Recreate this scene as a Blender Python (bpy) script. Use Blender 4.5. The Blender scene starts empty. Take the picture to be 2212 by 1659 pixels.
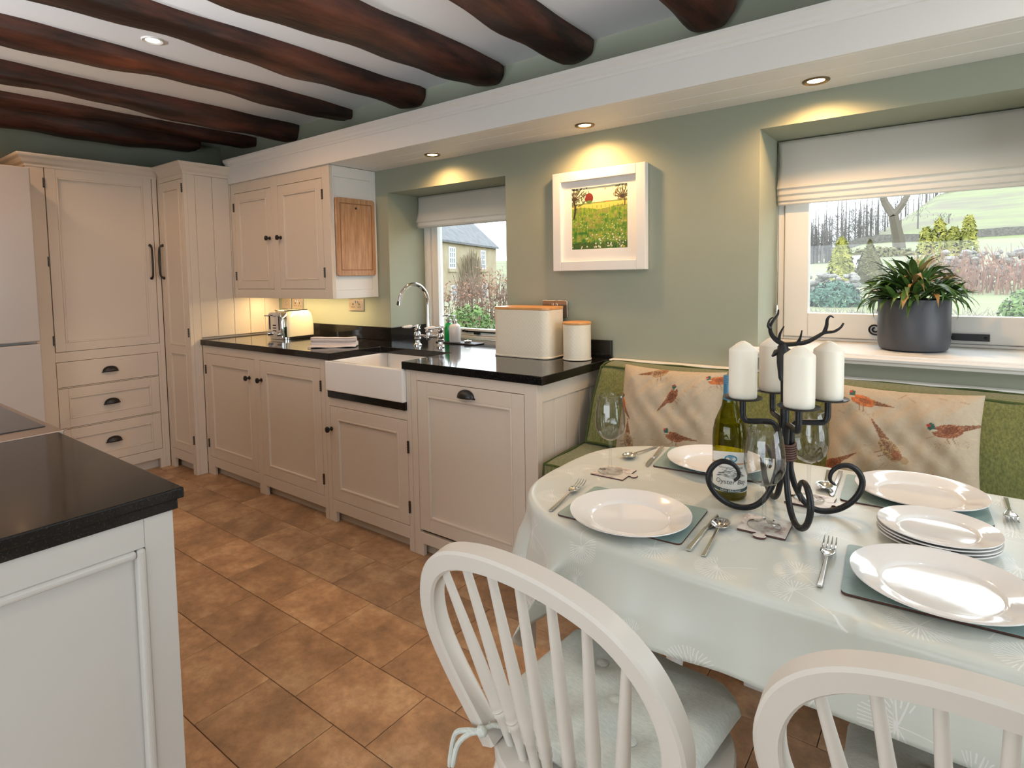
import bpy, math, random
import numpy as np
from mathutils import Vector, Matrix
random.seed(7); np.random.seed(7)
sc = bpy.context.scene; col = sc.collection
R = math.radians; PI = math.pi

# ---------------------------------------------------------------- camera
cd = bpy.data.cameras.new('camera'); cam = bpy.data.objects.new('camera', cd); col.objects.link(cam); sc.camera = cam
cd.sensor_width = 36; cd.lens = 1270.4836/2212*36
cd.shift_x = (1106-1063.2701)/2212; cd.shift_y = -(829.5-673.5189)/2212
cd.clip_start = .02; cd.clip_end = 800
_p, _y, _r = .0619, .6613, -.0179
_f = Vector((-math.sin(_y)*math.cos(_p), math.cos(_y)*math.cos(_p), -math.sin(_p)))
_rt = Vector((math.cos(_y), math.sin(_y), 0)); _u = _rt.cross(_f)
_r2 = _rt*math.cos(_r)+_u*math.sin(_r); _u2 = -_rt*math.sin(_r)+_u*math.cos(_r)
cam.matrix_world = Matrix(((_r2.x, _u2.x, -_f.x, 4.0078), (_r2.y, _u2.y, -_f.y, -2.5161), (_r2.z, _u2.z, -_f.z, 1.3175), (0, 0, 0, 1)))

# ---------------------------------------------------------------- sky, exposure
SKY = 4.2; UPW = 560
wd = bpy.data.worlds.new('overcast_sky'); sc.world = wd; wd.use_nodes = True
bg = wd.node_tree.nodes['Background']; bg.inputs[0].default_value = (.87, .94, 1, 1); bg.inputs[1].default_value = SKY
sc.view_settings.view_transform = 'Standard'; sc.view_settings.look = 'None'
sc.view_settings.gamma = 1; sc.view_settings.use_curve_mapping = False; sc.view_settings.exposure = 0.24
sc.cycles.use_denoising = True; sc.cycles.max_bounces = 8; sc.cycles.diffuse_bounces = 4; sc.cycles.transparent_max_bounces = 14; sc.cycles.adaptive_threshold = .03
sc.cycles.sample_clamp_indirect = 6; sc.cycles.caustics_reflective = False; sc.cycles.caustics_refractive = False
WARM = (1, .56, .22); WARM2 = (1, .56, .26)
def lamp(kind, loc, power, colr, rot=(0, 0, 0), **kw):
    l = bpy.data.lights.new('lamp_light', kind); l.energy = power; l.color = colr
    for k, v in kw.items(): setattr(l, k, v)
    o = bpy.data.objects.new('lamp_light', l); col.objects.link(o); o.location = loc; o.rotation_euler = rot
    return o
def portal(loc, rot, sx, sy):
    o = lamp('AREA', loc, 1, (1, 1, 1), rot, shape='RECTANGLE', size=sx, size_y=sy); o.data.cycles.is_portal = True; o.name = 'sky_portal'
portal((1.70, .43, 1.4), (R(-90), 0, 0), .9, .9)
portal((3.88, .43, 1.4), (R(-90), 0, 0), .95, .9)
portal((5.80, -1.025, 1.2), (0, R(90), 0), 2.2, 1.45)  # portal in the unseen opening of the right wall
portal((3.15, -4.15, .94), (R(90), 0, 0), 2.9, 1.28)  # portal in the opening added behind the camera

# ---------------------------------------------------------------- helpers
WL = {}
class MB:
    def __init__(s, T=None): s.v = []; s.f = []; s.T = T; s.uv = None; s.col = None; s.mi = []
    def add(s, vs, fs):
        b = len(s.v)
        s.v += [tuple(s.T(p)) for p in vs] if s.T else [tuple(p) for p in vs]
        s.f += [tuple(i+b for i in f) for f in fs]; return s
    def box(s, x0, x1, y0, y1, z0, z1):
        return s.add([(x0,y0,z0),(x1,y0,z0),(x1,y1,z0),(x0,y1,z0),(x0,y0,z1),(x1,y0,z1),(x1,y1,z1),(x0,y1,z1)],
                     [(0,3,2,1),(4,5,6,7),(0,1,5,4),(1,2,6,5),(2,3,7,6),(3,0,4,7)])
    def lathe(s, prof, n=32, c=(0,0,0), axis='z'):
        vs = []; fs = []; m = len(prof)
        for i in range(n):
            a = 2*PI*i/n
            for r, h in prof:
                p = (r*math.cos(a), r*math.sin(a), h)
                if axis == 'y': p = (p[0], -h, p[1])
                if axis == 'x': p = (h, p[0], p[1])
                vs.append((p[0]+c[0], p[1]+c[1], p[2]+c[2]))
        for i in range(n):
            j = (i+1) % n
            for k in range(m-1): fs.append((i*m+k, j*m+k, j*m+k+1, i*m+k+1))
        if prof[0][0] > 1e-5: fs.append(tuple(i*m for i in range(n))[::-1])
        if prof[-1][0] > 1e-5: fs.append(tuple(i*m+m-1 for i in range(n)))
        return s.add(vs, fs)
    def tube(s, pts, r, n=8, closed=False, sec=None):
        pts = [Vector(p) for p in pts]; m = len(pts)
        rs = r if isinstance(r, (list, tuple)) else [r]*m
        tan = []
        for i in range(m):
            a = pts[(i-1) % m] if (closed or i > 0) else pts[i]; b = pts[(i+1) % m] if (closed or i < m-1) else pts[i]
            tan.append((b-a).normalized())
        t0 = tan[0]; nrm = t0.orthogonal().normalized() if sec is None else (Vector(sec[0])-t0*Vector(sec[0]).dot(t0)).normalized()
        vs = []; prev = t0
        for i in range(m):
            t = tan[i]
            if i:
                ax = prev.cross(t)
                if ax.length > 1e-7: nrm = Matrix.Rotation(prev.angle(t), 3, ax.normalized()) @ nrm
                if sec is not None: nrm = (Vector(sec[0])-t*Vector(sec[0]).dot(t)).normalized()
            bn = t.cross(nrm); prev = t
            if sec is None: ring = [(math.cos(2*PI*k/n)*rs[i], math.sin(2*PI*k/n)*rs[i]) for k in range(n)]
            else: ring = [(a*rs[i], b*rs[i]) for a, b in sec[1]]
            n_ = len(ring)
            vs += [tuple(pts[i]+nrm*a+bn*b) for a, b in ring]
        n = n_; fs = []
        for i in range(m if closed else m-1):
            j = (i+1) % m
            for k in range(n): fs.append((i*n+k, i*n+(k+1) % n, j*n+(k+1) % n, j*n+k))
        if not closed: fs += [tuple(range(n))[::-1], tuple((m-1)*n+k for k in range(n))]
        return s.add(vs, fs)
    def prism(s, poly, a, b, ax='z'):
        n = len(poly)
        g = {'z': lambda p, h: (p[0], p[1], h), 'y': lambda p, h: (p[0], h, p[1]), 'x': lambda p, h: (h, p[0], p[1])}[ax]
        return s.add([g(p, a) for p in poly]+[g(p, b) for p in poly],
                     [tuple(range(n))[::-1], tuple(range(n, 2*n))]+[(i, (i+1) % n, n+(i+1) % n, n+i) for i in range(n)])
    def grid(s, nu, nv, fn, closeu=False):
        vs = [fn(i/(nu if closeu else nu-1), j/(nv-1)) for i in range(nu) for j in range(nv)]
        fs = [((i*nv+j), ((i+1) % nu)*nv+j, ((i+1) % nu)*nv+j+1, i*nv+j+1) for i in range(nu if closeu else nu-1) for j in range(nv-1)]
        return s.add(vs, fs)
    def ball(s, c, r, n=16, m=10):
        r = r if isinstance(r, (tuple, list)) else (r, r, r)
        def fn(a, b):
            t = 2*PI*a; p = PI*b
            return (c[0]+r[0]*math.sin(p)*math.cos(t), c[1]+r[1]*math.sin(p)*math.sin(t), c[2]-r[2]*math.cos(p))
        return s.grid(n, m, fn, True)
    def mold(s, path, prof, side=1, closed=False):
        P = [Vector(p) for p in path]; m = len(P); offs = []
        for i in range(m):
            d0 = (P[i]-P[i-1]).normalized() if (i > 0 or closed) else None; d1 = (P[(i+1) % m]-P[i]).normalized() if (i < m-1 or closed) else None
            d0 = d0 or d1; d1 = d1 or d0
            n0 = Vector((d0.y, -d0.x))*side; n1 = Vector((d1.y, -d1.x))*side
            b = (n0+n1).normalized(); offs.append(b/max(.3, b.dot(n0)))
        k = len(prof); vs = []
        for i in range(m): vs += [(P[i].x+offs[i].x*o, P[i].y+offs[i].y*o, z) for o, z in prof]
        fs = [(i*k+j, i*k+(j+1) % k, ((i+1) % m)*k+(j+1) % k, ((i+1) % m)*k+j) for i in range(m if closed else m-1) for j in range(k)]
        if not closed: fs += [tuple(range(k)), tuple((m-1)*k+j for j in range(k))[::-1]]
        return s.add(vs, fs)
    def mesh(s, name):
        me = bpy.data.meshes.new(name); me.from_pydata(s.v, [], s.f); me.validate(); return me
    def build(s, name, mat, parent=None, smooth=False, bevel=0, seg=2, sub=0, solid=0, w=True, auto=None, label=None):
        if parent is not None and w:
            o = WL.get(parent.name, Vector((0, 0, 0))); s.v = [(p[0]-o.x, p[1]-o.y, p[2]-o.z) for p in s.v]
        me = bpy.data.meshes.new(name); me.from_pydata(s.v, [], s.f)
        import bmesh
        bm = bmesh.new(); bm.from_mesh(me); bmesh.ops.recalc_face_normals(bm, faces=bm.faces[:]); bm.to_mesh(me); bm.free()
        if s.uv is not None:
            ul = me.uv_layers.new(name='UV'); co = np.array(s.uv, dtype=np.float32)
            vi = np.empty(len(me.loops), dtype=np.int32); me.loops.foreach_get('vertex_index', vi); ul.data.foreach_set('uv', co[vi].ravel())
        if s.col is not None:
            at = me.color_attributes.new('Col', 'FLOAT_COLOR', 'POINT'); c = np.ones((len(me.vertices), 4), dtype=np.float32); c[:, :3] = np.array(s.col).reshape(-1, 3); at.data.foreach_set('color', c.ravel())
        mats = mat if isinstance(mat, (list, tuple)) else [mat]
        for m_ in mats: me.materials.append(m_)
        if s.mi:
            me.polygons.foreach_set('material_index', s.mi[:len(me.polygons)])
        if smooth: me.polygons.foreach_set('use_smooth', [True]*len(me.polygons))
        o = bpy.data.objects.new(name, me); col.objects.link(o)
        if parent is not None: o.parent = parent; WL[o.name] = WL.get(parent.name, Vector((0, 0, 0)))
        if solid: md = o.modifiers.new('s', 'SOLIDIFY'); md.thickness = solid; md.offset = 0
        if bevel: md = o.modifiers.new('b', 'BEVEL'); md.width = bevel; md.segments = seg; md.limit_method = 'ANGLE'; md.angle_limit = R(35); md.harden_normals = False
        if sub: md = o.modifiers.new('u', 'SUBSURF'); md.levels = sub; md.render_levels = sub
        if auto or (smooth and auto is None):
            try: me.set_sharp_from_angle(angle=R(auto or 40))
            except Exception: pass
        if label: o['label'] = label
        return o
def tag(o, label, cat, group=None, kind=None):
    if label: o['label'] = label
    if cat: o['category'] = cat
    if group: o['group'] = group
    if kind: o['kind'] = kind
    return o
def thing(name, label, cat, loc=(0,0,0), rz=0, group=None):
    o = bpy.data.objects.new(name, None); col.objects.link(o); o.location = loc; o.rotation_euler = (0, 0, rz); o.empty_display_size = .05
    WL[o.name] = Vector(loc); return tag(o, label, cat, group)
def struct(o): o['kind'] = 'structure'; return o
def sroot(name, loc=(0,0,0)):
    o = bpy.data.objects.new(name, None); col.objects.link(o); o.location = loc; WL[o.name] = Vector(loc); o['kind'] = 'structure'; return o
def copy_tree(o, loc=None, rz=None, label=None, parent=None):
    c = o.copy(); col.objects.link(c)
    if parent is not None: c.parent = parent
    else:
        if loc is not None: c.location = loc
        if rz is not None: c.rotation_euler = (0, 0, rz)
        if label: c['label'] = label
    for ch in list(o.children): copy_tree(ch, parent=c)
    return c
# ---------------------------------------------------------------- materials
def newmat(name):
    m = bpy.data.materials.new(name); m.use_nodes = True; nt = m.node_tree; return m, nt, nt.nodes, nt.links, nt.nodes['Principled BSDF']
def mat(name, c, rough=.5, metal=0, c2=None, vs=6, vd=4, stretch=None, bump=0, bs=60, spec=.5, coat=0, pos=False, rnd=0, sss=0, sheen=0, wave=None, lo=.35, hi=.65):
    m, nt, N, L, b = newmat(name)
    b.inputs['Roughness'].default_value = rough; b.inputs['Metallic'].default_value = metal; b.inputs['Specular IOR Level'].default_value = spec
    b.inputs['Base Color'].default_value = (*c, 1)
    if coat: b.inputs['Coat Weight'].default_value = coat; b.inputs['Coat Roughness'].default_value = .08
    if sss: b.inputs['Subsurface Weight'].default_value = sss; b.inputs['Subsurface Radius'].default_value = (.02, .015, .01); b.inputs['Subsurface Scale'].default_value = .5
    if sheen: b.inputs['Sheen Weight'].default_value = sheen
    if c2 or bump:
        if pos: g = N.new('ShaderNodeNewGeometry'); src = g.outputs['Position']
        else: g = N.new('ShaderNodeTexCoord'); src = g.outputs['Object']
        if stretch:
            mp = N.new('ShaderNodeMapping'); mp.inputs['Scale'].default_value = stretch; L.new(src, mp.inputs[0]); src = mp.outputs[0]
    if c2:
        n = N.new('ShaderNodeTexNoise'); n.inputs['Scale'].default_value = vs; n.inputs['Detail'].default_value = vd; n.inputs['Roughness'].default_value = .62; L.new(src, n.inputs['Vector'])
        rp = N.new('ShaderNodeValToRGB'); rp.color_ramp.elements[0].color = (*c, 1); rp.color_ramp.elements[1].color = (*c2, 1)
        rp.color_ramp.elements[0].position = lo; rp.color_ramp.elements[1].position = hi; L.new(n.outputs['Fac'], rp.inputs[0]); out = rp.outputs[0]
        if rnd:
            oi = N.new('ShaderNodeObjectInfo'); hs = N.new('ShaderNodeHueSaturation'); mr = N.new('ShaderNodeMapRange')
            mr.inputs['To Min'].default_value = 1-rnd; mr.inputs['To Max'].default_value = 1+rnd; L.new(oi.outputs['Random'], mr.inputs[0]); L.new(mr.outputs[0], hs.inputs['Value']); L.new(out, hs.inputs['Color']); out = hs.outputs[0]
        L.new(out, b.inputs['Base Color'])
    if bump:
        n2 = N.new('ShaderNodeTexNoise'); n2.inputs['Scale'].default_value = bs; n2.inputs['Detail'].default_value = 3; L.new(src, n2.inputs['Vector'])
        bp = N.new('ShaderNodeBump'); bp.inputs['Strength'].default_value = bump; bp.inputs['Distance'].default_value = .004; L.new(n2.outputs['Fac'], bp.inputs['Height']); L.new(bp.outputs[0], b.inputs['Normal'])
    return m
def thinglass(name, tint=(1,1,1), rough=0.0, base=.04, ior=1.5, edge=None):
    m, nt, N, L, b = newmat(name); N.remove(b)
    t = N.new('ShaderNodeBsdfTransparent'); t.inputs[0].default_value = (*tint, 1); g = N.new('ShaderNodeBsdfGlossy'); g.inputs['Roughness'].default_value = rough
    lw0 = N.new('ShaderNodeLayerWeight'); lw0.inputs['Blend'].default_value = .5
    pw = N.new('ShaderNodeMath'); pw.operation = 'POWER'; L.new(lw0.outputs['Facing'], pw.inputs[0]); pw.inputs[1].default_value = 4.5
    ml = N.new('ShaderNodeMath'); ml.operation = 'MULTIPLY_ADD'; L.new(pw.outputs[0], ml.inputs[0]); ml.inputs[1].default_value = .9; ml.inputs[2].default_value = base
    mx = N.new('ShaderNodeMixShader'); L.new(ml.outputs[0], mx.inputs[0]); L.new(t.outputs[0], mx.inputs[1]); L.new(g.outputs[0], mx.inputs[2])
    if edge:
        lw = N.new('ShaderNodeLayerWeight'); lw.inputs['Blend'].default_value = .25
        mc = N.new('ShaderNodeMix'); mc.data_type = 'RGBA'; L.new(lw.outputs['Facing'], mc.inputs['Factor']); mc.inputs[6].default_value = (*tint, 1); mc.inputs[7].default_value = (*edge, 1); L.new(mc.outputs[2], t.inputs[0])
    L.new(mx.outputs[0], N['Material Output'].inputs[0]); return m
def emis(name, c, s):
    m, nt, N, L, b = newmat(name); b.inputs['Base Color'].default_value = (*c, 1); b.inputs['Emission Color'].default_value = (*c, 1); b.inputs['Emission Strength'].default_value = s; return m
def vcol(name, rough=.7, bump=0, bs=300):
    m, nt, N, L, b = newmat(name); a = N.new('ShaderNodeAttribute'); a.attribute_name = 'Col'; L.new(a.outputs['Color'], b.inputs['Base Color']); b.inputs['Roughness'].default_value = rough
    if bump:
        tc = N.new('ShaderNodeTexCoord'); n2 = N.new('ShaderNodeTexNoise'); n2.inputs['Scale'].default_value = bs; L.new(tc.outputs['Object'], n2.inputs['Vector'])
        bp = N.new('ShaderNodeBump'); bp.inputs['Strength'].default_value = bump; bp.inputs['Distance'].default_value = .002; L.new(n2.outputs['Fac'], bp.inputs['Height']); L.new(bp.outputs[0], b.inputs['Normal'])
    return m
M = {}
M['wall'] = mat('sage_wall_paint', (.315, .340, .265), .75, c2=(.33, .355, .278), vs=3, bump=.05, bs=180)
M['white'] = mat('white_paint', (.80, .79, .77), .45, bump=.03, bs=40)
M['ceil'] = mat('ceiling_paint', (.85, .85, .86), .85, bump=.10, bs=9)
M['cream'] = mat('cream_cabinet_paint', (.70, .62, .53), .42, bump=.035, bs=70, stretch=(1,1,.25))
M['island'] = mat('off_white_cabinet_paint', (.56, .55, .525), .42, bump=.05, bs=60, stretch=(1,.3,1))
M['beam'] = mat('dark_stained_oak', (.026, .012, .009), .46, c2=(.175, .054, .030), vs=5.0, vd=9, stretch=(2.2,.40,2.2), bump=.8, bs=28, lo=.42, hi=.74)
M['granite'] = mat('black_polished_granite', (.008, .0075, .007), .09, c2=(.026, .024, .023), vs=260, vd=2, lo=.55, hi=.72, spec=.42)
def tile_mat():
    m, nt, N, L, b = newmat('terracotta_tile'); b.inputs['Roughness'].default_value = .46
    g = N.new('ShaderNodeNewGeometry'); oi = N.new('ShaderNodeObjectInfo'); tc = N.new('ShaderNodeTexCoord')
    ad = N.new('ShaderNodeVectorMath'); ad.operation = 'MULTIPLY_ADD'; L.new(oi.outputs['Random'], ad.inputs[0]); ad.inputs[1].default_value = (17, 31, 5); L.new(tc.outputs['Object'], ad.inputs[2])
    n1 = N.new('ShaderNodeTexNoise'); n1.inputs['Scale'].default_value = 5.5; n1.inputs['Detail'].default_value = 6; n1.inputs['Roughness'].default_value = .6; L.new(ad.outputs[0], n1.inputs['Vector'])
    n2 = N.new('ShaderNodeTexNoise'); n2.inputs['Scale'].default_value = 30; n2.inputs['Detail'].default_value = 6; n2.inputs['Roughness'].default_value = .7; L.new(ad.outputs[0], n2.inputs['Vector'])
    rp = N.new('ShaderNodeValToRGB'); e = rp.color_ramp.elements; e[0].position = .30; e[0].color = (.215, .128, .070, 1); e[1].position = .70; e[1].color = (.48, .315, .175, 1); k = e.new(.5); k.color = (.345, .200, .102, 1); L.new(n1.outputs['Fac'], rp.inputs[0])
    rp2 = N.new('ShaderNodeValToRGB'); e = rp2.color_ramp.elements; e[0].position = .32; e[0].color = (.76, .75, .74, 1); e[1].position = .62; e[1].color = (1.08, 1.07, 1.05, 1); L.new(n2.outputs['Fac'], rp2.inputs[0])
    mx = N.new('ShaderNodeMix'); mx.data_type = 'RGBA'; mx.blend_type = 'MULTIPLY'; mx.inputs['Factor'].default_value = 1; L.new(rp.outputs[0], mx.inputs[6]); L.new(rp2.outputs[0], mx.inputs[7])
    hs = N.new('ShaderNodeHueSaturation'); mr = N.new('ShaderNodeMapRange'); mr.inputs['To Min'].default_value = 1.1; mr.inputs['To Max'].default_value = 1.4; L.new(oi.outputs['Random'], mr.inputs[0]); L.new(mr.outputs[0], hs.inputs['Value']); hs.inputs['Saturation'].default_value = .95; L.new(mx.outputs[2], hs.inputs['Color']); L.new(hs.outputs[0], b.inputs['Base Color'])
    bp = N.new('ShaderNodeBump'); bp.inputs['Strength'].default_value = .2; bp.inputs['Distance'].default_value = .003; L.new(n2.outputs['Fac'], bp.inputs['Height']); L.new(bp.outputs[0], b.inputs['Normal'])
    return m
M['tile'] = tile_mat()
M['grout'] = mat('tile_grout', (.15, .085, .048), .8)
M['porc'] = mat('white_porcelain', (.86, .85, .83), .08, coat=.3)
M['china'] = mat('white_china', (.83, .82, .81), .06, coat=.5)
M['chrome'] = mat('chrome', (.86, .86, .87), .06, 1)
M['steel'] = mat('brushed_steel', (.72, .71, .69), .16, 1)
M['pewter'] = mat('dark_pewter', (.10, .09, .08), .35, .9)
M['iron'] = mat('black_wrought_iron', (.012, .013, .015), .42, .3, bump=.25, bs=90)
M['black'] = mat('black_plastic', (.012, .012, .012), .35)
M['socket'] = mat('brushed_brass_plate', (.52, .45, .39), .26, .9)
M['fridge'] = mat('white_fridge_enamel', (.52, .475, .45), .28, coat=.2)
M['bamboo'] = mat('bamboo_board', (.36, .18, .09), .5, c2=(.60, .36, .205), vs=7, vd=5, stretch=(1, 9, .9), lo=.3, hi=.7)
M['lidwood'] = mat('bamboo_lid', (.62, .30, .10), .4, c2=(.72, .38, .15), vs=9, stretch=(1,8,1))
M['tin'] = mat('cream_enamel_tin', (.74, .68, .55), .35)
M['toast'] = mat('cream_toaster_enamel', (.78, .71, .54), .15, coat=.5)
M['towel'] = mat('pale_towel_cotton', (.66, .60, .58), .9, bump=.5, bs=220, sheen=.3)
M['blind'] = mat('white_linen_blind', (.82, .79, .75), .9, bump=.18, bs=400)
def translucent(m, c, k):
    nt = m.node_tree; N = nt.nodes; L = nt.links; tr_ = N.new('ShaderNodeBsdfTranslucent'); tr_.inputs[0].default_value = (*c, 1); mx = N.new('ShaderNodeMixShader'); mx.inputs[0].default_value = k
    L.new(N['Principled BSDF'].outputs[0], mx.inputs[1]); L.new(tr_.outputs[0], mx.inputs[2]); L.new(mx.outputs[0], N['Material Output'].inputs[0])
translucent(M['blind'], (.88, .86, .82), .35)
M['pane'] = thinglass('window_glass', (.97, .985, .98), base=.025)
M['wine'] = thinglass('clear_glass', (.975, .98, .98), ior=1.5, base=.06, edge=(.60, .62, .62))
M['foot'] = thinglass('clear_glass_foot', (.985, .99, .99), base=.05, edge=(.93, .94, .94))
M['bottle'] = thinglass('green_bottle_glass', (.70, .68, .12), ior=1.45, edge=(.06, .07, .004))
M['liquid'] = thinglass('pale_wine', (.80, .78, .30), ior=1.1)
M['wax'] = mat('ivory_candle_wax', (.84, .80, .70), .45, sss=.35)
M['cushion'] = mat('olive_green_chenille', (.100, .118, .028), .85, c2=(.225, .232, .062), vs=60, vd=4, stretch=(3,3,.5), bump=.7, bs=240, sheen=.35)
M['pad'] = mat('pale_sage_linen', (.55, .60, .56), .9, c2=(.66, .70, .655), vs=90, vd=3, stretch=(1,4,1), bump=.35, bs=400)
M['chair'] = mat('off_white_chair_paint', (.64, .605, .555), .38, bump=.05, bs=50)
M['matg'] = mat('blue_green_place_mat', (.235, .345, .33), .4, c2=(.30, .41, .39), vs=40, vd=4, stretch=(1, 14, 1))
M['cork'] = mat('dark_hardboard_edge', (.09, .03, .022), .6)
M['coaster'] = mat('map_print_coaster', (.72, .68, .63), .35, c2=(.50, .40, .37), vs=45, vd=6, lo=.52, hi=.60)
M['pot'] = mat('charcoal_planter', (.062, .066, .078), .45)
M['leaf'] = mat('strap_leaf_green', (.045, .115, .028), .4, c2=(.12, .22, .05), vs=9, rnd=.35, spec=.4)
M['leafy'] = mat('yellowing_leaf', (.26, .22, .07), .5, c2=(.34, .15, .05), vs=8)
M['slate'] = mat('slate_tray', (.035, .035, .04), .5)
M['leather'] = mat('brown_leather_cord', (.075, .028, .018), .6, bump=.3, bs=120)
M['vcol'] = vcol('printed_cotton', .85, .35, 500); M['paint'] = vcol('painted_print', .6)
M['grass'] = mat('winter_grass', (0.135, 0.122, 0.085), .95, c2=(0.165, 0.185, 0.085), vs=.11, vd=9, pos=True, lo=.40, hi=.58)
M['glow'] = emis('lamp_glow', (1, .80, .50), 14); M['glow2'] = emis('ceiling_lamp_glow', (1, .90, .72), 10)
M['hob'] = mat('black_glass_hob', (.035, .030, .028), .12)
# ================================================================ ROOM
XL, XR, YF, ZC = -.75, 5.75, -4.1, 2.40
floor = MB().box(XL-.1, XR+.1, YF-.1, .42, -.08, -.004).build('floor', M['grout']); struct(floor)
tl, tw, gp = .336, .25, .0011
tile_me = None; offs = {0: .169, 1: .052, 2: .249}
rows = [(-1.007-.25*k) for k in range(-4, 9)]
for ri, yt in enumerate(rows):
    o0 = offs[(ri-4) % 3]
    x = -.505-.336+o0-.169+.169
    k0 = -3
    for k in range(-4, 17):
        x0 = o0+.336*k
        if x0 > 4.9 or x0+tl < XL: continue
        y0 = yt-tw
        if yt > -.3 and x0 < 2.6: continue
        if tile_me is None:
            t_ = MB().box(gp, tl-gp, gp, tw-gp, -.0045, 0).build('tile', M['tile'], bevel=.0012, seg=1); tile_me = t_
        else: t_ = tile_me.copy(); col.objects.link(t_)
        t_.parent = floor; t_.location = (x0, y0, 0)
struct(MB().box(XL-.1, XR+.1, YF-.1, .42, ZC, ZC+.06).build('ceiling', M['ceil']))
W1 = (1.244, 2.152, .883, 1.838); W2 = (3.403, 4.352, 1.0, 1.874)
w = MB()
w.box(XL-.1, W1[0], 0, .42, 0, ZC); w.box(W1[0], W1[1], 0, .42, 0, W1[2]); w.box(W1[0], W1[1], 0, .42, W1[3], ZC)
w.box(W1[1], W2[0], 0, .42, 0, ZC); w.box(W2[0], W2[1], 0, .42, 0, W2[2]); w.box(W2[0], W2[1], 0, .42, W2[3], ZC); w.box(W2[1], XR+.1, 0, .42, 0, ZC)
struct(w.build('wall_back', M['wall']))
struct(MB().box(XL-.1, XL, YF, 0, 0, ZC).build('wall_left', M['wall']))
w = MB(); w.box(XR, XR+.1, -.3, 0, 0, ZC); w.box(XR, XR+.1, YF, -1.75, 0, ZC); w.box(XR, XR+.1, -1.75, -.3, 2.3, ZC); w.box(XR, XR+.1, -1.75, -.3, 0, .1)  # unseen opening, placed and sized to steer daylight onto the table
struct(w.build('wall_right', M['wall']))
w = MB(); w.box(XL-.1, 1.7, YF-.1, YF, 0, ZC); w.box(4.6, XR+.1, YF-.1, YF, 0, ZC); w.box(1.7, 4.6, YF-.1, YF, 1.58, ZC); w.box(1.7, 4.6, YF-.1, YF, 0, .3)  # unseen low opening, added to throw daylight on the cabinet fronts
struct(w.build('wall_front', M['wall']))
# beams
def beam(xr, wid, dep, seed, y1=0.0, y0=-4.1):
    rng = random.Random(seed); ph = [rng.uniform(0, 6.28) for _ in range(8)]
    xc = xr-wid/2; n, m = 70, 17
    def fn(a, b):
        y = y1+(y0-y1)*a
        wv = .016*math.sin(2.1*y+ph[0])+.010*math.sin(5.3*y+ph[1])+.005*math.sin(13*y+ph[2])
        dv = .012*math.sin(1.7*y+ph[3])+.008*math.sin(6.1*y+ph[4])+.003*math.sin(17*y+ph[5])
        end = min(1, (y1-y)/.05+.86)
        t = PI*b; e = .62
        cx_ = math.copysign(abs(math.cos(t))**e, math.cos(t)); sy_ = abs(math.sin(t))**e
        k = 1+.05*math.sin(3*t+ph[6]+y*1.3)+.03*math.sin(5*t+ph[7]-y*2.2)
        return (xc-cx_*(wid/2+dv*.8)*k*end+wv*.5, y, ZC+.004-(dep+dv)*sy_*k*end)
    mb = MB().grid(n, m, fn); mb.f.append(tuple(range(m)))
    return mb
BE = [(3.310, .175, .100, 1), (2.695, .18, .105, 2), (2.165, .19, .118, 3), (1.575, .165, .100, 4), (.970, .15, .088, 5), (.370, .165, .105, 6), (-.205, .135, .078, 7)]
BL = ['nearest ceiling beam, dark stump in the top right, above the white fascia', 'short dark beam end second from the right of the ceiling', 'thick red-brown ceiling beam ending above the framed picture side of the sink window', 'dark ceiling beam just right of the round ceiling light', 'dark ceiling beam just left of the round ceiling light', 'dark ceiling beam ending near the top of the wall cabinet corner', 'thin reddish ceiling beam second from the tall cupboards']
for (a, b_, c_, s_), lb in zip(BE, BL):
    tag(beam(a, b_, c_, s_).build('ceiling_beam', M['beam'], smooth=True), lb, 'beam', 'dark ceiling beams')
tag(beam(-.50, .17, .12, 8, y1=-.27).build('ceiling_beam', M['beam'], smooth=True), 'farthest dark beam directly above the tall larder cupboard', 'beam', 'dark ceiling beams')
# soffit box (trim)
tr = sroot('trim_1', (1.2, -.18, 1.981))
FY = -.368
MB().box(.024, XR, FY, FY+.02, 1.981, 2.11).build('fascia', M['white'], tr, bevel=.002)
MB().mold([(.024, FY), (XR, FY)], [(0, 2.082), (.006, 2.084), (.008, 2.094), (.014, 2.100), (.016, 2.112), (.026, 2.124), (.030, 2.130), (.030, 2.142), (0, 2.142)], 1).build('crown_moulding', M['white'], tr)
MB().box(.024, XR, FY+.02, 0, 2.125, 2.14).build('top_board', M['white'], tr)
for a, b_ in ((FY+.0205, -.236), (-.2335, -.119), (-.1165, -.0005)):
    MB().box(1.137, XR, a, b_, 1.981, 1.993).build('soffit_board', M['white'], tr, bevel=.003)
# downlights
def downlight(x, y, z, r, label, glow, bez, power, colr, size, blend, group):
    t = thing('recessed_downlight', label, 'light', (x, y, z), 0, group)
    MB().lathe([(r*.62, -.001), (r*.70, -.004), (r*.92, -.006), (r, -.003), (r, 0), (r*.6, .002)], 32).build('bezel', bez, t, smooth=True, w=False)
    MB().lathe([(0, -.0016), (r*.62, -.0016), (r*.62, .001), (0, .001)], 24).build('bulb', glow, t, w=False)
    l = lamp('SPOT', (0, 0, -.012), power, colr, spot_size=R(size), spot_blend=blend, shadow_soft_size=.022); l.parent = t; l.name = 'lamp_light'
    return t
M['bronze'] = mat('antique_bronze', (.20, .14, .08), .3, .9)
gl = 'spotlights in the soffit'
downlight(1.761, -.136, 1.981, .044, 'bronze-rimmed spotlight in the soffit above the sink window', M['glow'], M['bronze'], 11, WARM, 158, .75, gl)
downlight(2.702, -.140, 1.981, .044, 'bronze-rimmed spotlight in the soffit above the framed picture', M['glow'], M['bronze'], 17, WARM, 158, .75, gl)
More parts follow.
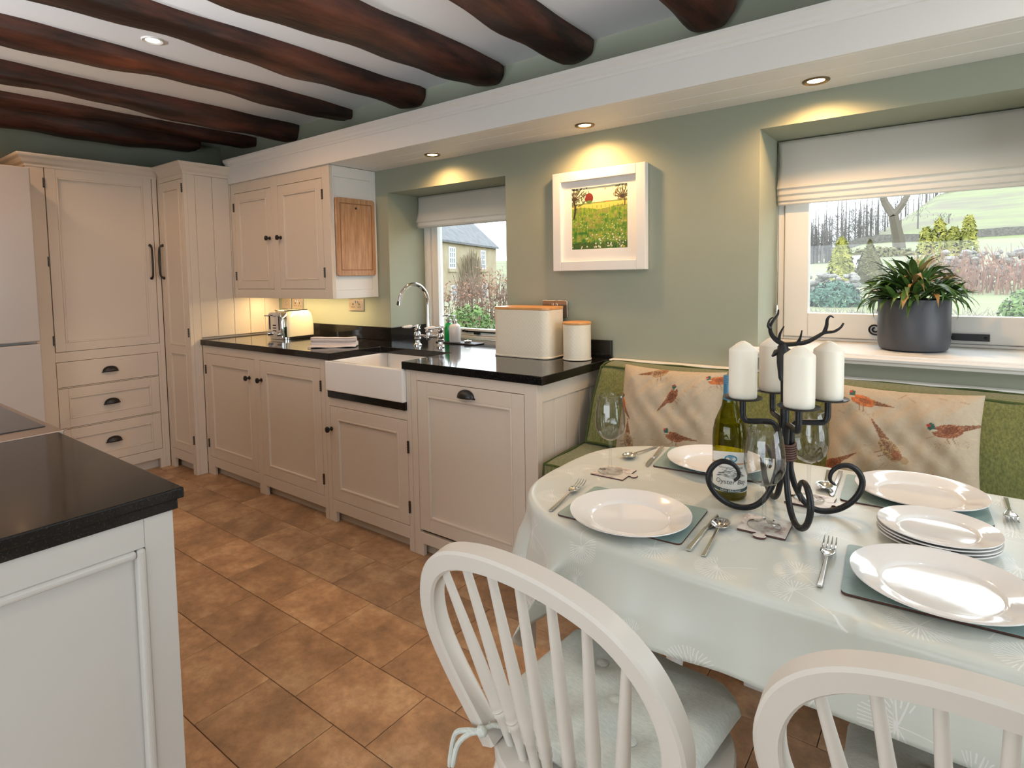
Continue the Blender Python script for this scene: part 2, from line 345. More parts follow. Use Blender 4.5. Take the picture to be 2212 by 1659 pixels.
downlight(3.620, -.140, 1.981, .044, 'bronze-rimmed spotlight in the soffit above the plant window', M['glow'], M['bronze'], 17, WARM, 158, .75, gl)
downlight(1.153, -1.297, ZC, .046, 'round bright ceiling light between two dark beams', M['glow2'], M['white'], 20, WARM2, 160, .4, 'ceiling lights')
for x, y, lb in ((1.15, -2.9, 'added unseen ceiling light above the range cooker side of the island'), (3.02, -3.3, 'added unseen ceiling light behind the island end'), (-.02, -1.9, 'added unseen ceiling light in front of the fridge'), (3.75, -2.75, 'added unseen ceiling light above the dining chairs'), (4.55, -1.2, 'added unseen ceiling light above the right end of the table')):
    downlight(x, y, ZC, .046, lb, M['glow2'], M['white'], 11 if x < 2 else 12, WARM2 if x < 2 else (1, .90, .78), 160, .4, 'ceiling lights')  # extra unseen ceiling lights, added to brighten the room

# unseen uplights added to brighten the ceiling, one between each pair of beams
UL = ['added unseen half-bowl uplight above the range cooker', 'added unseen half-bowl uplight left of the island worktop', 'added unseen half-bowl uplight level with the island end', 'added unseen half-bowl uplight behind the foreground chairs', 'added unseen half-bowl uplight farthest from the fridge', 'added unseen half-bowl uplight nearest the fridge']
for x, lb in zip((.66, 1.27, 1.87, 2.43, 3.02, .05), UL):
    t = thing('added_uplight', lb, 'light', (x, YF+.09, 1.70), 0, 'added unseen half-bowl uplights')
    MB().lathe([(0, -.10), (.03, -.095), (.06, -.07), (.08, -.03), (.085, 0), (.080, 0), (.055, -.065), (0, -.09)], 24).build('bowl', M['white'], t, smooth=True, w=False)
    MB().box(-.03, .03, -.0895, -.07, -.09, -.01).build('bracket', M['white'], t, w=False)
    l = lamp('SPOT', (0, 0, .01), UPW*(.2 if x < .2 else .34 if x < 1 else .62 if x < 1.5 else 1.1), (.93, .96, 1) if x > 1 else (1, .88, .76), (R(90+19.5), 0, 0), spot_size=R(25), spot_blend=1.0, shadow_soft_size=.05); l.parent = t
# ---------------------------------------------------------------- windows
def rect_frame(mb, x0, x1, z0, z1, wl, wr, wb, wt, y0, y1):
    mb.box(x0, x0+wl, y0, y1, z0, z1); mb.box(x1-wr, x1, y0, y1, z0, z1)
    mb.box(x0+wl, x1-wr, y0, y1, z0, z0+wb); mb.box(x0+wl, x1-wr, y0, y1, z1-wt, z1); return mb
wn = sroot('window_1', (1.70, .33, .92))
rect_frame(MB(), 1.245, 2.151, .921, 1.837, .05, .05, .018, .05, .31, .40).build('frame', M['white'], wn, bevel=.003)
rect_frame(MB(), 1.297, 2.099, .941, 1.785, .055, .055, .042, .055, .325, .375).build('sash', M['white'], wn, bevel=.004)
MB().box(1.352, 2.044, .346, .350, .983, 1.73).build('pane', M['pane'], wn)
st = MB().box(1.60, 1.98, .314, .322, .962, .970); st.tube([(1.60, .318, .966), (1.575, .318, .972), (1.56, .318, .968)], .007, 8); st.box(1.66, 1.70, .308, .326, .950, .962); st.build('casement_stay', M['iron'], wn, label='black casement stay')
wn = sroot('window_2', (3.88, .33, 1.012))
rect_frame(MB(), 3.404, 4.351, 1.013, 1.873, .024, .024, .012, .03, .33, .40).build('frame', M['white'], wn, bevel=.003)
rect_frame(MB(), 3.431, 4.324, 1.028, 1.84, .095, .095, .103, .08, .322, .372).build('sash', M['white'], wn, bevel=.004)
MB().box(3.526, 4.229, .345, .349, 1.131, 1.76).build('pane', M['pane'], wn)
MB().box(3.36, 4.40, -.048, -.0005, .978, 1.012).box(3.404, 4.351, -.0005, .40, 1.0005, 1.0125).build('sill', M['white'], wn, bevel=.004)
MB().mold([(3.36, -.048), (4.40, -.048)], [(0, 1.004), (.016, 1.004), (.020, .998), (.018, .990), (.008, .984), (.005, .976), (0, .974)], 1).build('sill_nosing', M['white'], wn)
def scroll(c, r0, r1, turns, n=26, plane='xz'):
    return [(c[0]+math.cos(a)*r, c[1], c[2]+math.sin(a)*r) for i in range(n) for a, r in [(-PI/2-2*PI*turns*i/(n-1), r0+(r1-r0)*i/(n-1))]]
s_ = MB().tube([(3.86, .316, 1.05), (3.82, .316, 1.052), (3.795, .316, 1.049)]+scroll((3.772, .316, 1.071), .022, .005, 1.5, 34), .0034, 8)
s_.box(3.85, 4.05, .311, .321, 1.045, 1.055); s_.build('casement_stay', M['iron'], wn, label='black stay with a curled end')
s_ = MB().box(4.02, 4.13, .312, .322, 1.040, 1.066); s_.ball((4.118, .310, 1.053), .005, 10, 6); s_.build('stay_plate', M['iron'], wn)

def blind(name, label, x0, x1, y, zt, zf, zb, amp):
    t = thing(name, label, 'blind', ((x0+x1)/2, y, zb), 0, 'roman blinds')
    prof = [(0, zt), (-.006, zt-.05), (-.014, zt-(zt-zf)*.6), (-.022, zf+.012), (-.026, zf), (-.014, zf-.006), (-.013, zf-.012), (-.016, zf-.026), (-.006, zf-.032), (-.006, zf-.036), (-.009, (zf+zb)/2-.016), (.002, (zf+zb)/2-.020), (-.002, zb+.004), (.002, zb)]
    def fn(a, b):
        k = b*(len(prof)-1); i = min(int(k), len(prof)-2); f = k-i
        yy = prof[i][0]*(1-f)+prof[i+1][0]*f; zz = prof[i][1]*(1-f)+prof[i+1][1]*f
        wv = amp*math.sin(a*9+zz*8)*math.sin(PI*min(1, (zt-zz)/max(.01, zt-zf)*.9))
        ed = .010*max(0, 1-min(a, 1-a)*14)
        return (x0+(x1-x0)*a+(.006 if a < .5 else -.006)*math.sin(PI*min(1, (zt-zz)/(zt-zf))), y+yy+wv+ed*.3, zz)
    MB().grid(60, 40, fn).build('fabric', M['blind'], t, smooth=True, solid=.004)
    MB().box(x0+.01, x1-.01, y+.012, y+.04, zt-.03, zt).build('headrail', M['white'], t, bevel=.003)
    return t
blind('roman_blind', 'short white roman blind pulled up in the sink window', 1.252, 2.146, .255, 1.834, 1.672, 1.632, .005)
b2 = blind('roman_blind', 'wide white roman blind above the potted plant', 3.41, 4.345, .285, 1.868, 1.668, 1.598, .004)
mb = MB()
for k in range(60): mb.ball((3.414, .27, 1.80-.0072*k-.2), .0022, 6, 4)
mb.lathe([(0, 0), (.006, .004), (.008, .02), (.005, .045), (0, .05)], 10, (3.414, .27, 1.12)); mb.tube([(3.414, .27, 1.17), (3.414, .27, 1.84)], .0008, 5)
mb.build('pull_chain', M['steel'], b2)

# ---------------------------------------------------------------- cabinet kit
def TY(y0): return lambda p: (p[0], y0-p[2], p[1])       # faces -y: a=x b=z c=out
def TX(x0): return lambda p: (x0+p[2], p[0], p[1])       # faces +x: a=y b=z c=out
def cup(parent, T, a, b, w=.045):
    mb = MB(T)
    mb.grid(17, 9, lambda u, v: (a-w*math.cos(PI*u), b+.036*math.sin(PI*u)**.8*math.cos(PI/2*v), .002+.027*math.sin(PI*u)**.8*math.sin(PI/2*v)))
    mb.box(a-w-.004, a+w+.004, b-.003, b+.002, 0, .004)
    return mb.build('cup_handle', M['black'], parent, smooth=True, solid=.002, label='black cup handle')
def knob(parent, T, a, b):
    mb = MB(lambda p: T((a+p[0], b+p[1], p[2])))
    mb.lathe([(.011, 0), (.012, .004), (.006, .008), (.0055, .016), (.012, .021), (.0165, .027), (.0155, .034), (.009, .038), (0, .039)], 18)
    return mb.build('knob', M['black'], parent, smooth=True, label='black knob')
def hinge(parent, T, a, b):
    mb = MB(T); mb.box(a-.006, a+.006, b-.03, b+.03, 0, .003)
    for k in range(5): mb.lathe([(.0045, b-.03+.012*k+.0008), (.0045, b-.03+.012*k+.0112)], 10, axis='z') if False else mb.box(a-.004, a+.004, b-.03+.012*k+.001, b-.03+.012*k+.011, .002, .008)
    return mb.build('hinge', M['pewter'], parent, bevel=.001, seg=1)
def door(parent, T, a0, a1, b0, b1, st=.062, name='door', m=None, mids=(), g=.0025, flat=False):
    m = m or M['cream']; a0 += g; a1 -= g; b0 += g; b1 -= g; mb = MB(T); th = .022
    if flat:
        return mb.box(a0, a1, b0, b1, -th, 0).build(name, m, parent, bevel=.002)
    mb.box(a0, a0+st, b0, b1, -th, 0); mb.box(a1-st, a1, b0, b1, -th, 0)
    spans = []; lo = b0
    mb.box(a0+st, a1-st, b0, b0+st, -th, 0); mb.box(a0+st, a1-st, b1-st, b1, -th, 0); lo = b0+st
    for z0, z1 in mids: mb.box(a0+st, a1-st, z0, z1, -th, 0); spans.append((lo, z0)); lo = z1
    spans.append((lo, b1-st))
    d = mb.build(name, m, parent, bevel=.0018)
    for z0, z1 in spans:
        x0, x1 = a0+st, a1-st; w = .011
        bd = MB(T)
        for q in ((x0, x0+w, z0, z1), (x1-w, x1, z0, z1), (x0+w, x1-w, z0, z0+w), (x0+w, x1-w, z1-w, z1)): bd.box(q[0], q[1], q[2], q[3], -.012, .0022)
        bd.build('bead_moulding', m, d, bevel=.003)
        MB(T).box(x0+.001, x1-.001, z0+.001, z1-.001, -.018, -.009).build('door_panel', m, d)
    return d
def frame_parts(parent, T, m, boxes, name='face_frame'):
    mb = MB(T)
    for q in boxes: mb.box(*q, -.022, 0)
    return mb.build(name, m, parent, bevel=.0015)
C_ = M['cream']; yB = -.595; T1 = TY(yB); GB = 'cream base cabinets under the sink window'
t = thing('base_cabinet', 'cream double-door base cabinet under the toaster', 'cabinet', (.69, -.3, 0), 0, GB)
MB().box(.024, 1.358, yB+.024, -.022, .124, .880).build('carcass', C_, t)
frame_parts(t, T1, C_, [(.024, .06, .06, .8825), (.66, .72, .06, .8825), (1.323, 1.359, .06, .8825), (.06, .66, .83, .8825), (.72, 1.323, .83, .8825), (.06, .66, .06, .122), (.72, 1.323, .06, .122), (.024, .108, 0, .061), (.668, .745, 0, .061), (1.328, 1.359, 0, .061)])
MB().box(.03, 1.355, -.552, -.535, 0, .075).build('plinth', C_, t)
d = door(t, T1, .06, .66, .122, .83); knob(d, T1, .603, .712); hinge(d, T1, .056, .72); hinge(d, T1, .056, .216)
d = door(t, T1, .72, 1.323, .122, .83); knob(d, T1, .737, .711); hinge(d, T1, 1.326, .735); hinge(d, T1, 1.326, .22)
t = thing('base_cabinet', 'cream single-door cabinet below the white sink', 'cabinet', (1.69, -.3, 0), 0, GB)
MB().box(1.362, 2.018, yB+.024, -.022, .124, .683).build('carcass', C_, t)
frame_parts(t, T1, C_, [(1.361, 1.395, .06, .8825), (1.99, 2.0185, .06, .8825), (1.395, 1.99, .637, .684), (1.395, 1.99, .06, .122), (1.361, 1.422, 0, .061), (1.985, 2.0185, 0, .061)])
MB().box(1.362, 2.018, -.552, -.535, 0, .075).build('plinth', C_, t)
d = door(t, T1, 1.395, 1.99, .122, .637); knob(d, T1, 1.408, .512); hinge(d, T1, 1.994, .51); hinge(d, T1, 1.994, .218)
t = thing('base_cabinet', 'cream cabinet with one tall panel and a cup handle under the bread bin', 'cabinet', (2.38, -.3, 0), 0, GB)
MB().box(2.0205, 2.700, yB+.024, -.022, .124, .880).build('carcass', C_, t)
frame_parts(t, T1, C_, [(2.0205, 2.058, .06, .8825), (2.668, 2.73, .0, .8825), (2.058, 2.668, .837, .8825), (2.058, 2.668, .06, .112), (2.0205, 2.078, 0, .061)])
MB().box(2.0205, 2.70, -.552, -.535, 0, .075).build('plinth', C_, t)
d = door(t, T1, 2.058, 2.668, .125, .837); cup(d, T1, 2.362, .788)
mb = MB(); mb.box(2.705, 2.73, yB+.022, -.556, 0, .8825); mb.box(2.705, 2.73, -.556, -.022, .805, .8825); mb.box(2.705, 2.73, -.556, -.022, 0, .07); mb.box(2.705, 2.73, -.045, -.022, .07, .805); mb.build('end_frame', C_, t, bevel=.0015)
for k in range(5):
    a = -.556+.1022*k; MB().box(2.706, 2.722, a+.0008, a+.1014, .07, .805).build('board', C_, t, bevel=.004)
# worktop
t = thing('granite_worktop', 'black polished granite worktop along the window wall with sink cut-out', 'worktop', (1.4, -.3, .883))
poly = [(.024, -.61), (1.425, -.61), (1.425, -.252), (1.975, -.252), (1.975, -.61), (2.765, -.61), (2.765, -.001), (2.151, -.001), (2.151, .305), (1.245, .305), (1.245, -.001), (.024, -.001)]
MB().prism(poly, .8835, .92).build('slab', M['granite'], t, bevel=.003)
MB().box(.024, 1.244, -.021, -.001, .9205, 1.003).build('upstand', M['granite'], t, bevel=.002)
MB().box(1.245, 1.265, -.021, .305, .9205, 1.003).build('upstand', M['granite'], t, bevel=.002)
MB().box(2.152, 2.765, -.021, -.001, .9205, 1.003).build('upstand', M['granite'], t, bevel=.002)
t = thing('granite_shelf', 'black granite strip directly under the front of the white sink', 'slab', (1.69, -.4, .685))
MB().box(1.396, 1.989, -.607, -.15, .6845, .7225).build('slab_body', M['granite'], t, bevel=.003)
# butler sink
t = thing('butler_sink', 'white ceramic butler sink set between the worktops', 'sink', (1.69, -.42, .723))
x0, x1, y0, y1 = 1.397, 1.988, -.618, -.17
mb = MB(); mb.box(x0, x1, y0, y0+.03, .723, .8815); mb.box(x0, x1, y1-.03, y1, .723, .8815); mb.box(x0, x0+.03, y0+.03, y1-.03, .723, .8815); mb.box(x1-.03, x1, y0+.03, y1-.03, .723, .8815); mb.box(x0+.03, x1-.03, y0+.03, y1-.03, .723, .745)
mb.build('basin', M['porc'], t, bevel=.006, seg=3)
MB().lathe([(0, .7455), (.028, .7465), (.034, .7455), (.034, .744)], 24, (1.69, -.4, 0)).build('drain', M['chrome'], t, smooth=True)
# wall cabinet
yU = -.352; T2 = TY(yU); xs = 1.135
t = thing('wall_cabinet', 'cream two-door wall cabinet above the toaster', 'cabinet', (.58, -.17, 1.194))
MB().box(.024, xs-.022, yU+.023, -.001, 1.226, 1.9805).build('carcass', C_, t)
frame_parts(t, T2, C_, [(.024, .068, 1.194, 1.9805), (.523, .598, 1.194, 1.9805), (1.063, xs, 1.194, 1.9805), (.068, .523, 1.912, 1.9805), (.598, 1.063, 1.912, 1.9805), (.068, .523, 1.194, 1.252), (.598, 1.063, 1.194, 1.252)])
d = door(t, T2, .068, .523, 1.252, 1.912, .055); knob(d, T2, .497, 1.585); hinge(d, T2, .064, 1.817); hinge(d, T2, .064, 1.344)
d = door(t, T2, .598, 1.063, 1.252, 1.912, .055); knob(d, T2, .622, 1.582); hinge(d, T2, 1.067, 1.814); hinge(d, T2, 1.067, 1.352)
S3 = TX(xs); mb = MB(S3)
for q in ((yU+.0225, -.322, 1.194, 1.9805), (-.045, -.001, 1.194, 1.9805), (-.322, -.045, 1.916, 1.9805), (-.322, -.045, 1.194, 1.245)): mb.box(*q, -.02, 0)
mb.build('side_frame', M['white'], t, bevel=.0015); MB(S3).box(-.321, -.046, 1.246, 1.915, -.018, -.005).build('side_panel', M['white'], t)
t = thing('strip_light', 'thin warm strip light under the wall cabinet', 'light', (.58, -.2, 1.19))
MB().box(.10, 1.05, -.19, -.16, 1.213, 1.2255).build('housing', M['white'], t, bevel=.002)
MB().box(.11, 1.04, -.187, -.163, 1.2115, 1.2128).build('diffuser', M['glow'], t)
lamp('AREA', (.575, -.175, 1.208), 4.6, (1, .68, .32), (0, 0, 0), shape='RECTANGLE', size=.93, size_y=.022)
# tall cupboards
xA = -.365; TA = TX(xA)
t = thing('larder_cupboard', 'tall cream larder cupboard with one big door over three drawers', 'cupboard', (-.56, -1.04, 0))
MB().box(XL+.002, xA-.024, -1.408, -.675, .075, 2.03).build('carcass', C_, t)
frame_parts(t, TA, C_, [(-1.41, -1.32, 0, 2.03), (-.705, -.674, 0, 2.03), (-1.32, -.705, 2.027, 2.05), (-1.32, -.705, .823, .884), (-1.32, -.722, .655, .660), (-1.32, -.722, .395, .400), (-1.32, -.722, .07, .138), (-.722, -.705, .07, .823), (-1.32, -1.28, 0, .07), (-.74, -.705, 0, .07)])
MB().box(-.43, -.415, -1.40, -.68, 0, .08).build('plinth', C_, t)
d = door(t, TA, -1.318, -.706, .884, 2.027, .055); hinge(d, TA, -1.322, 1.93); hinge(d, TA, -1.322, 1.45); hinge(d, TA, -1.322, .96)
def bow(parent, T, a, b0, b1):
    mb = MB(T); mb.tube([(a, b0-.006, 0), (a, b0-.002, .014), (a, b0+.012, .026), (a, b0+.04, .030), (a, (b0+b1)/2, .032), (a, b1-.04, .030), (a, b1-.012, .026), (a, b1+.002, .014), (a, b1+.006, 0)], [.011, .008, .006, .006, .0065, .006, .006, .008, .011], 10)
    return mb.build('bow_handle', M['black'], parent, smooth=True, label='black bow handle')
bow(d, TA, -.737, 1.345, 1.56)
for z0, z1, fl, zc in ((.660, .823, True, .748), (.400, .655, False, .534), (.138, .395, False, .278)):
    d = door(t, TA, -1.32, -.722, z0, z1, .055, 'drawer', flat=fl); cup(d, TA, -1.023, zc-.018)
MB().mold([(-.748, -1.41), (xA, -1.41), (xA, -.674)], [(-.02, 2.022), (.004, 2.022), (.006, 2.034), (.018, 2.046), (.030, 2.066), (.044, 2.078), (.048, 2.086), (.048, 2.094), (-.02, 2.094)], 1).build('cornice', C_, t)
yT = -.671; TB = TY(yT)
t = thing('tall_cupboard', 'narrow tall cream cupboard in the corner with boarded side', 'cupboard', (-.17, -.34, 0))
MB().box(xA+.003, .004, yT+.024, -.002, .075, 2.05).build('carcass', C_, t)
frame_parts(t, TB, C_, [(xA+.001, -.335, 0, 2.05), (0, .022, 0, 2.05), (-.335, 0, 1.992, 2.05), (-.335, 0, .07, .137), (-.335, -.30, 0, .07), (-.03, 0, 0, .07)])
MB().box(xA, .0, -.62, -.605, 0, .08).build('plinth', C_, t)
d = door(t, TB, -.335, 0, .137, 1.992, .05, mids=((.826, .877),)); bow(d, TB, -.352+.035, 1.345, 1.56); hinge(d, TB, .003, 1.93); hinge(d, TB, .003, .97); hinge(d, TB, .003, .24)
mb = MB(); mb.box(.004, .022, yT+.0225, -.597, 0, 2.05); mb.box(.004, .022, -.597, -.002, 2.02, 2.05); mb.build('side_frame', C_, t, bevel=.0015)
for k in range(5):
    a = -.596+.119*k; MB().box(.006, .0185, a+.0008, a+.1182, .93, 2.02).build('board', C_, t, bevel=.004)
MB().mold([(xA+.050, yT), (.022, yT), (.022, FY+.01)], [(-.02, 2.022), (.004, 2.022), (.006, 2.034), (.018, 2.046), (.030, 2.066), (.044, 2.078), (.048, 2.086), (.048, 2.094), (-.02, 2.094)], 1).build('cornice', C_, t)
# fridge
t = thing('fridge_freezer', 'tall white fridge freezer at the left edge', 'fridge', (-.45, -1.75, 0))
MB().box(XL+.01, -.225, -2.045, -1.447, .03, 1.975).build('body', M['fridge'], t, bevel=.006)
MB().box(-.218, -.150, -2.047, -1.442, .982, 1.980).build('door', M['fridge'], t, bevel=.008, seg=3)
MB().box(-.218, -.150, -2.047, -1.442, .06, .968).build('door', M['fridge'], t, bevel=.008, seg=3)
MB().box(-.60, -.24, -2.03, -1.46, 0, .03).build('foot_rail', M['black'], t)
# island
xi = 2.832; t = thing('island_cabinet', 'off-white panelled island end in the foreground', 'cabinet', (2.5, -2.4, 0))
yi = -2.022
MB().box(2.14, xi-.024, -2.88, yi-.022, .004, .877).build('carcass', M['island'], t)
TI = TX(xi); mb = MB(TI)
for q in ((yi-.052, yi, 0, .8775), (-2.90, -2.84, 0, .8775), (-2.84, yi-.052, .822, .8775), (-2.84, yi-.052, 0, .09)): mb.box(*q, -.022, 0)
mb.build('end_frame', M['island'], t, bevel=.0015)
bd = MB(TI)
for q in ((yi-.068, yi-.052, .09, .822), (-2.84, -2.824, .09, .822), (-2.824, yi-.068, .806, .822), (-2.824, yi-.068, .09, .106)): bd.box(*q, -.016, .005)
bd.build('bead_moulding', M['island'], t, bevel=.006, seg=3)
MB(TI).box(-2.839, yi-.053, .091, .821, -.02, -.011).build('end_panel', M['island'], t)
MB().box(2.14, xi-.0225, yi-.0225, yi, .06, .8775).build('side_panel', M['island'], t)
t = thing('island_worktop', 'black granite worktop on the island in the lower left', 'worktop', (2.5, -2.4, .878))
MB().box(2.136, 2.847, -2.92, -2.005, .899, .92).build('top_slab', M['granite'], t, bevel=.003)
MB().box(2.136, 2.838, -2.91, -2.014, .8778, .8985).build('lower_slab', M['granite'], t, bevel=.002)
t = thing('range_cooker', 'black glass range hob with steel trim beside the island worktop', 'cooker', (1.68, -2.3, 0))
MB().box(1.23, 2.13, -2.62, -2.03, .0, .895).build('body', M['black'], t, bevel=.004)
MB().box(1.225, 2.133, -2.63, -1.994, .896, .922).build('steel_trim', mat('brown_steel_trim', (.34, .28, .24), .35, .8), t, bevel=.002)
MB().box(1.30, 2.045, -2.56, -2.012, .9222, .925).build('hob_glass', M['hob'], t, bevel=.001)
# ================================================================ WORKTOP ITEMS
def socket(label, x0, x1, z0, z1, kind, rocker=True):
    t = thing('wall_socket', label, 'socket', ((x0+x1)/2, 0, z0), 0, 'metal wall sockets')
    MB().box(x0, x1, -.009, -.0008, z0, z1).build('plate', M['socket'], t, bevel=.002)
    zc = (z0+z1)/2; n = {'double': 2, 'switch': 0, 'fused': 1}[kind]
    for k in range(n):
        a = x0+(x1-x0)*(k+.5)/n+(0 if n == 1 else (.006 if k == 0 else -.006))
        MB().box(a-.004, a+.004, -.0094, -.008, zc-.001, zc+.011).box(a-.013, a-.007, -.0094, -.008, zc-.017, zc-.011).box(a+.007, a+.013, -.0094, -.008, zc-.017, zc-.011).build('pin_slot', M['black'], t)
    for k in range(2):
        a = (x0+x1)/2+(-.011 if k == 0 else .011)
        MB().box(a-.006, a+.006, -.013, -.008, zc+.012 if n else zc-.012, zc+.028 if n else zc+.012).build('rocker', M['steel'] if n else M['socket'], t, bevel=.001)
    return t
socket('double socket on the wall between toaster and sink window', .846, .994, 1.099, 1.178, 'double')
socket('double socket just behind the toaster', .196, .322, 1.097, 1.175, 'double')
socket('plain switch plate left of the socket behind the toaster', .062, .178, 1.097, 1.175, 'switch')
socket('double socket partly hidden behind the bread bin', 2.381, 2.525, 1.103, 1.187, 'double')
# toaster
t = thing('toaster', 'cream retro toaster with chrome end under the wall cabinet', 'toaster', (.50, -.225, .92))
x0, x1, y0, y1 = .405, .60, -.35, -.10
def rr(x0, x1, y0, y1, r, n=6):
    o = []
    for cx_, cy_, a0 in ((x1-r, y1-r, 0), (x0+r, y1-r, 90), (x0+r, y0+r, 180), (x1-r, y0+r, 270)):
        o += [(cx_+r*math.cos(R(a0+90*k/n)), cy_+r*math.sin(R(a0+90*k/n))) for k in range(n+1)]
    return o
def loft(mb, rings):
    n = len(rings[0][0]); vs = []; fs = []
    for ring, z in rings: vs += [(p[0], p[1], z) for p in ring]
    for i in range(len(rings)-1):
        for k in range(n): fs.append((i*n+k, i*n+(k+1) % n, (i+1)*n+(k+1) % n, (i+1)*n+k))
    fs += [tuple(range(n))[::-1], tuple((len(rings)-1)*n+k for k in range(n))]; return mb.add(vs, fs)
rg = []
for z, ins in ((.938, 0), (.96, -.001), (1.02, 0), (1.06, .004), (1.085, .011), (1.10, .022), (1.108, .036), (1.110, .048)):
    rg.append((rr(x0+ins, x1-ins, y0+.028+ins*.6, y1-ins*.8, .035, 5), z))
loft(MB(), rg).build('shell', M['toast'], t, smooth=True)
rg = [(rr(x0-.002, x1+.002, y0+.016, y1+.003, .03, 5), z) for z in (.922, .937)]
loft(MB(), rg).build('chrome_base', M['chrome'], t, smooth=True)
rg = [(rr(x0+.012+i, x1-.012-i, y0, y0+.06, .012, 4), z) for z, i in ((.938, 0), (1.0, 0), (1.06, .004), (1.088, .012), (1.098, .022))]
loft(MB(), rg).build('control_end', M['chrome'], t, smooth=True)
for a in (.448, .557):
    MB().box(a-.006, a+.006, y0-.0015, y0+.002, .985, 1.085).build('lever_slot', M['black'], t)
    MB().box(a-.022, a+.022, y0-.028, y0-.004, 1.074, 1.084).build('lever', M['chrome'], t, bevel=.003)
    MB().lathe([(.012, 0), (.012, .014), (.009, .018), (0, .018)], 16, (a, y0-.001, .958), 'y').build('dial', M['chrome'], t, smooth=True)
    MB().box(a-.014, a+.014, -.30, -.14, 1.106, 1.1115).build('slot', M['black'], t)
for i in range(3):
    for j in range(2): MB().box(.488+.018*j, .500+.018*j, y0-.003, y0+.001, .975+.018*i, .982+.018*i).build('button', M['black'], t)
# towel
t = thing('tea_towel', 'folded and rolled pale tea towel on the worktop edge by the sink', 'towel', (1.19, -.40, .92), R(40))
def spiral(L, r0, r1, turns, cz, cy):
    def fn(a, b):
        ang = 2*PI*turns*b; r = r0+(r1-r0)*b+.001*math.sin(a*14)
        return (-L/2+L*a, cy+r*math.cos(ang)+.002*math.sin(a*7), cz+r*.72*math.sin(ang)+.002*math.sin(a*5+1))
    return fn
MB().grid(18, 50, spiral(.27, .004, .020, 2.6, .0155, .02)).build('lower_roll', M['towel'], t, smooth=True, solid=.003, w=False)
MB().grid(18, 50, spiral(.26, .004, .019, 2.4, .042, .006)).build('upper_roll', M['towel'], t, smooth=True, solid=.003, w=False)
MB().grid(18, 12, lambda a, b: (-.135+.27*a, -.06+.09*b, .004+.012*b+.002*math.sin(a*9+b*4))).build('flap', M['towel'], t, smooth=True, solid=.004, w=False)
# tap
t = thing('bridge_tap', 'chrome bridge mixer tap with white lever ends behind the sink', 'tap', (1.675, -.11, .92))
xm = 1.675
for a in (-.09, .09):
    p = [(.024, .9205), (.024, .926), (.017, .931), (.014, .940), (.014, .953), (.019, .956), (.020, .962), (.016, .968), (.018, .974), (.021, .985), (.017, .996), (.013, 1.002), (.016, 1.008), (.018, 1.018), (.012, 1.026), (.008, 1.030), (.009, 1.036), (.005, 1.043), (0, 1.044)]
    MB().lathe(p, 20, (xm+a, -.11, 0)).build('pillar', M['chrome'], t, smooth=True)
    ly = -.06; dx, dy = -.75, -.66
    mb = MB().tube([(xm+a+.02, -.105, 1.034), (xm+a, -.11, 1.034), (xm+a+dx*.03, -.11+dy*.03, 1.032)], [.006, .006, .005], 10); mb.build('lever_arm', M['chrome'], t, smooth=True)
    MB().tube([(xm+a+dx*.028, -.11+dy*.028, 1.032), (xm+a+dx*.04, -.11+dy*.04, 1.031), (xm+a+dx*.065, -.11+dy*.065, 1.030), (xm+a+dx*.078, -.11+dy*.078, 1.029)], [.007, .010, .008, .006], 12).build('lever_grip', M['porc'], t, smooth=True, label='white ceramic lever grip')
    MB().ball((xm+a+dx*.083, -.11+dy*.083, 1.0285), .006, 12, 8).build('lever_end', M['chrome'], t, smooth=True)
mb = MB().tube([(xm-.09, -.11, .978), (xm-.03, -.11, .978), (xm, -.11, .976), (xm+.03, -.11, .978), (xm+.09, -.11, .978)], [.009, .008, .012, .008, .009], 14); mb.ball((xm, -.11, .972), (.016, .016, .018), 16, 10); mb.build('bridge', M['chrome'], t, smooth=True)
arc = [(xm, -.11, .985), (xm, -.11, 1.03), (xm, -.11, 1.10), (xm, -.11, 1.165)]+[(xm, -.22+.11*math.cos(a), 1.165+.112*math.sin(a)) for a in [PI*k/14 for k in range(1, 13)]]
arc += [(xm, -.334, 1.172)]
MB().tube(arc, [.015, .013, .0115]+[.011]*(len(arc)-4)+[.0125], 16).build('spout', M['chrome'], t, smooth=True)
MB().tube([(xm, -.331, 1.186), (xm, -.336, 1.164)], [.014, .0135], 14).build('aerator', M['chrome'], t, smooth=True)
MB().lathe([(.018, 1.0), (.020, 1.006), (.016, 1.012), (.018, 1.02), (.013, 1.026)], 18, (xm, -.11, 0)).build('collar', M['chrome'], t, smooth=True)
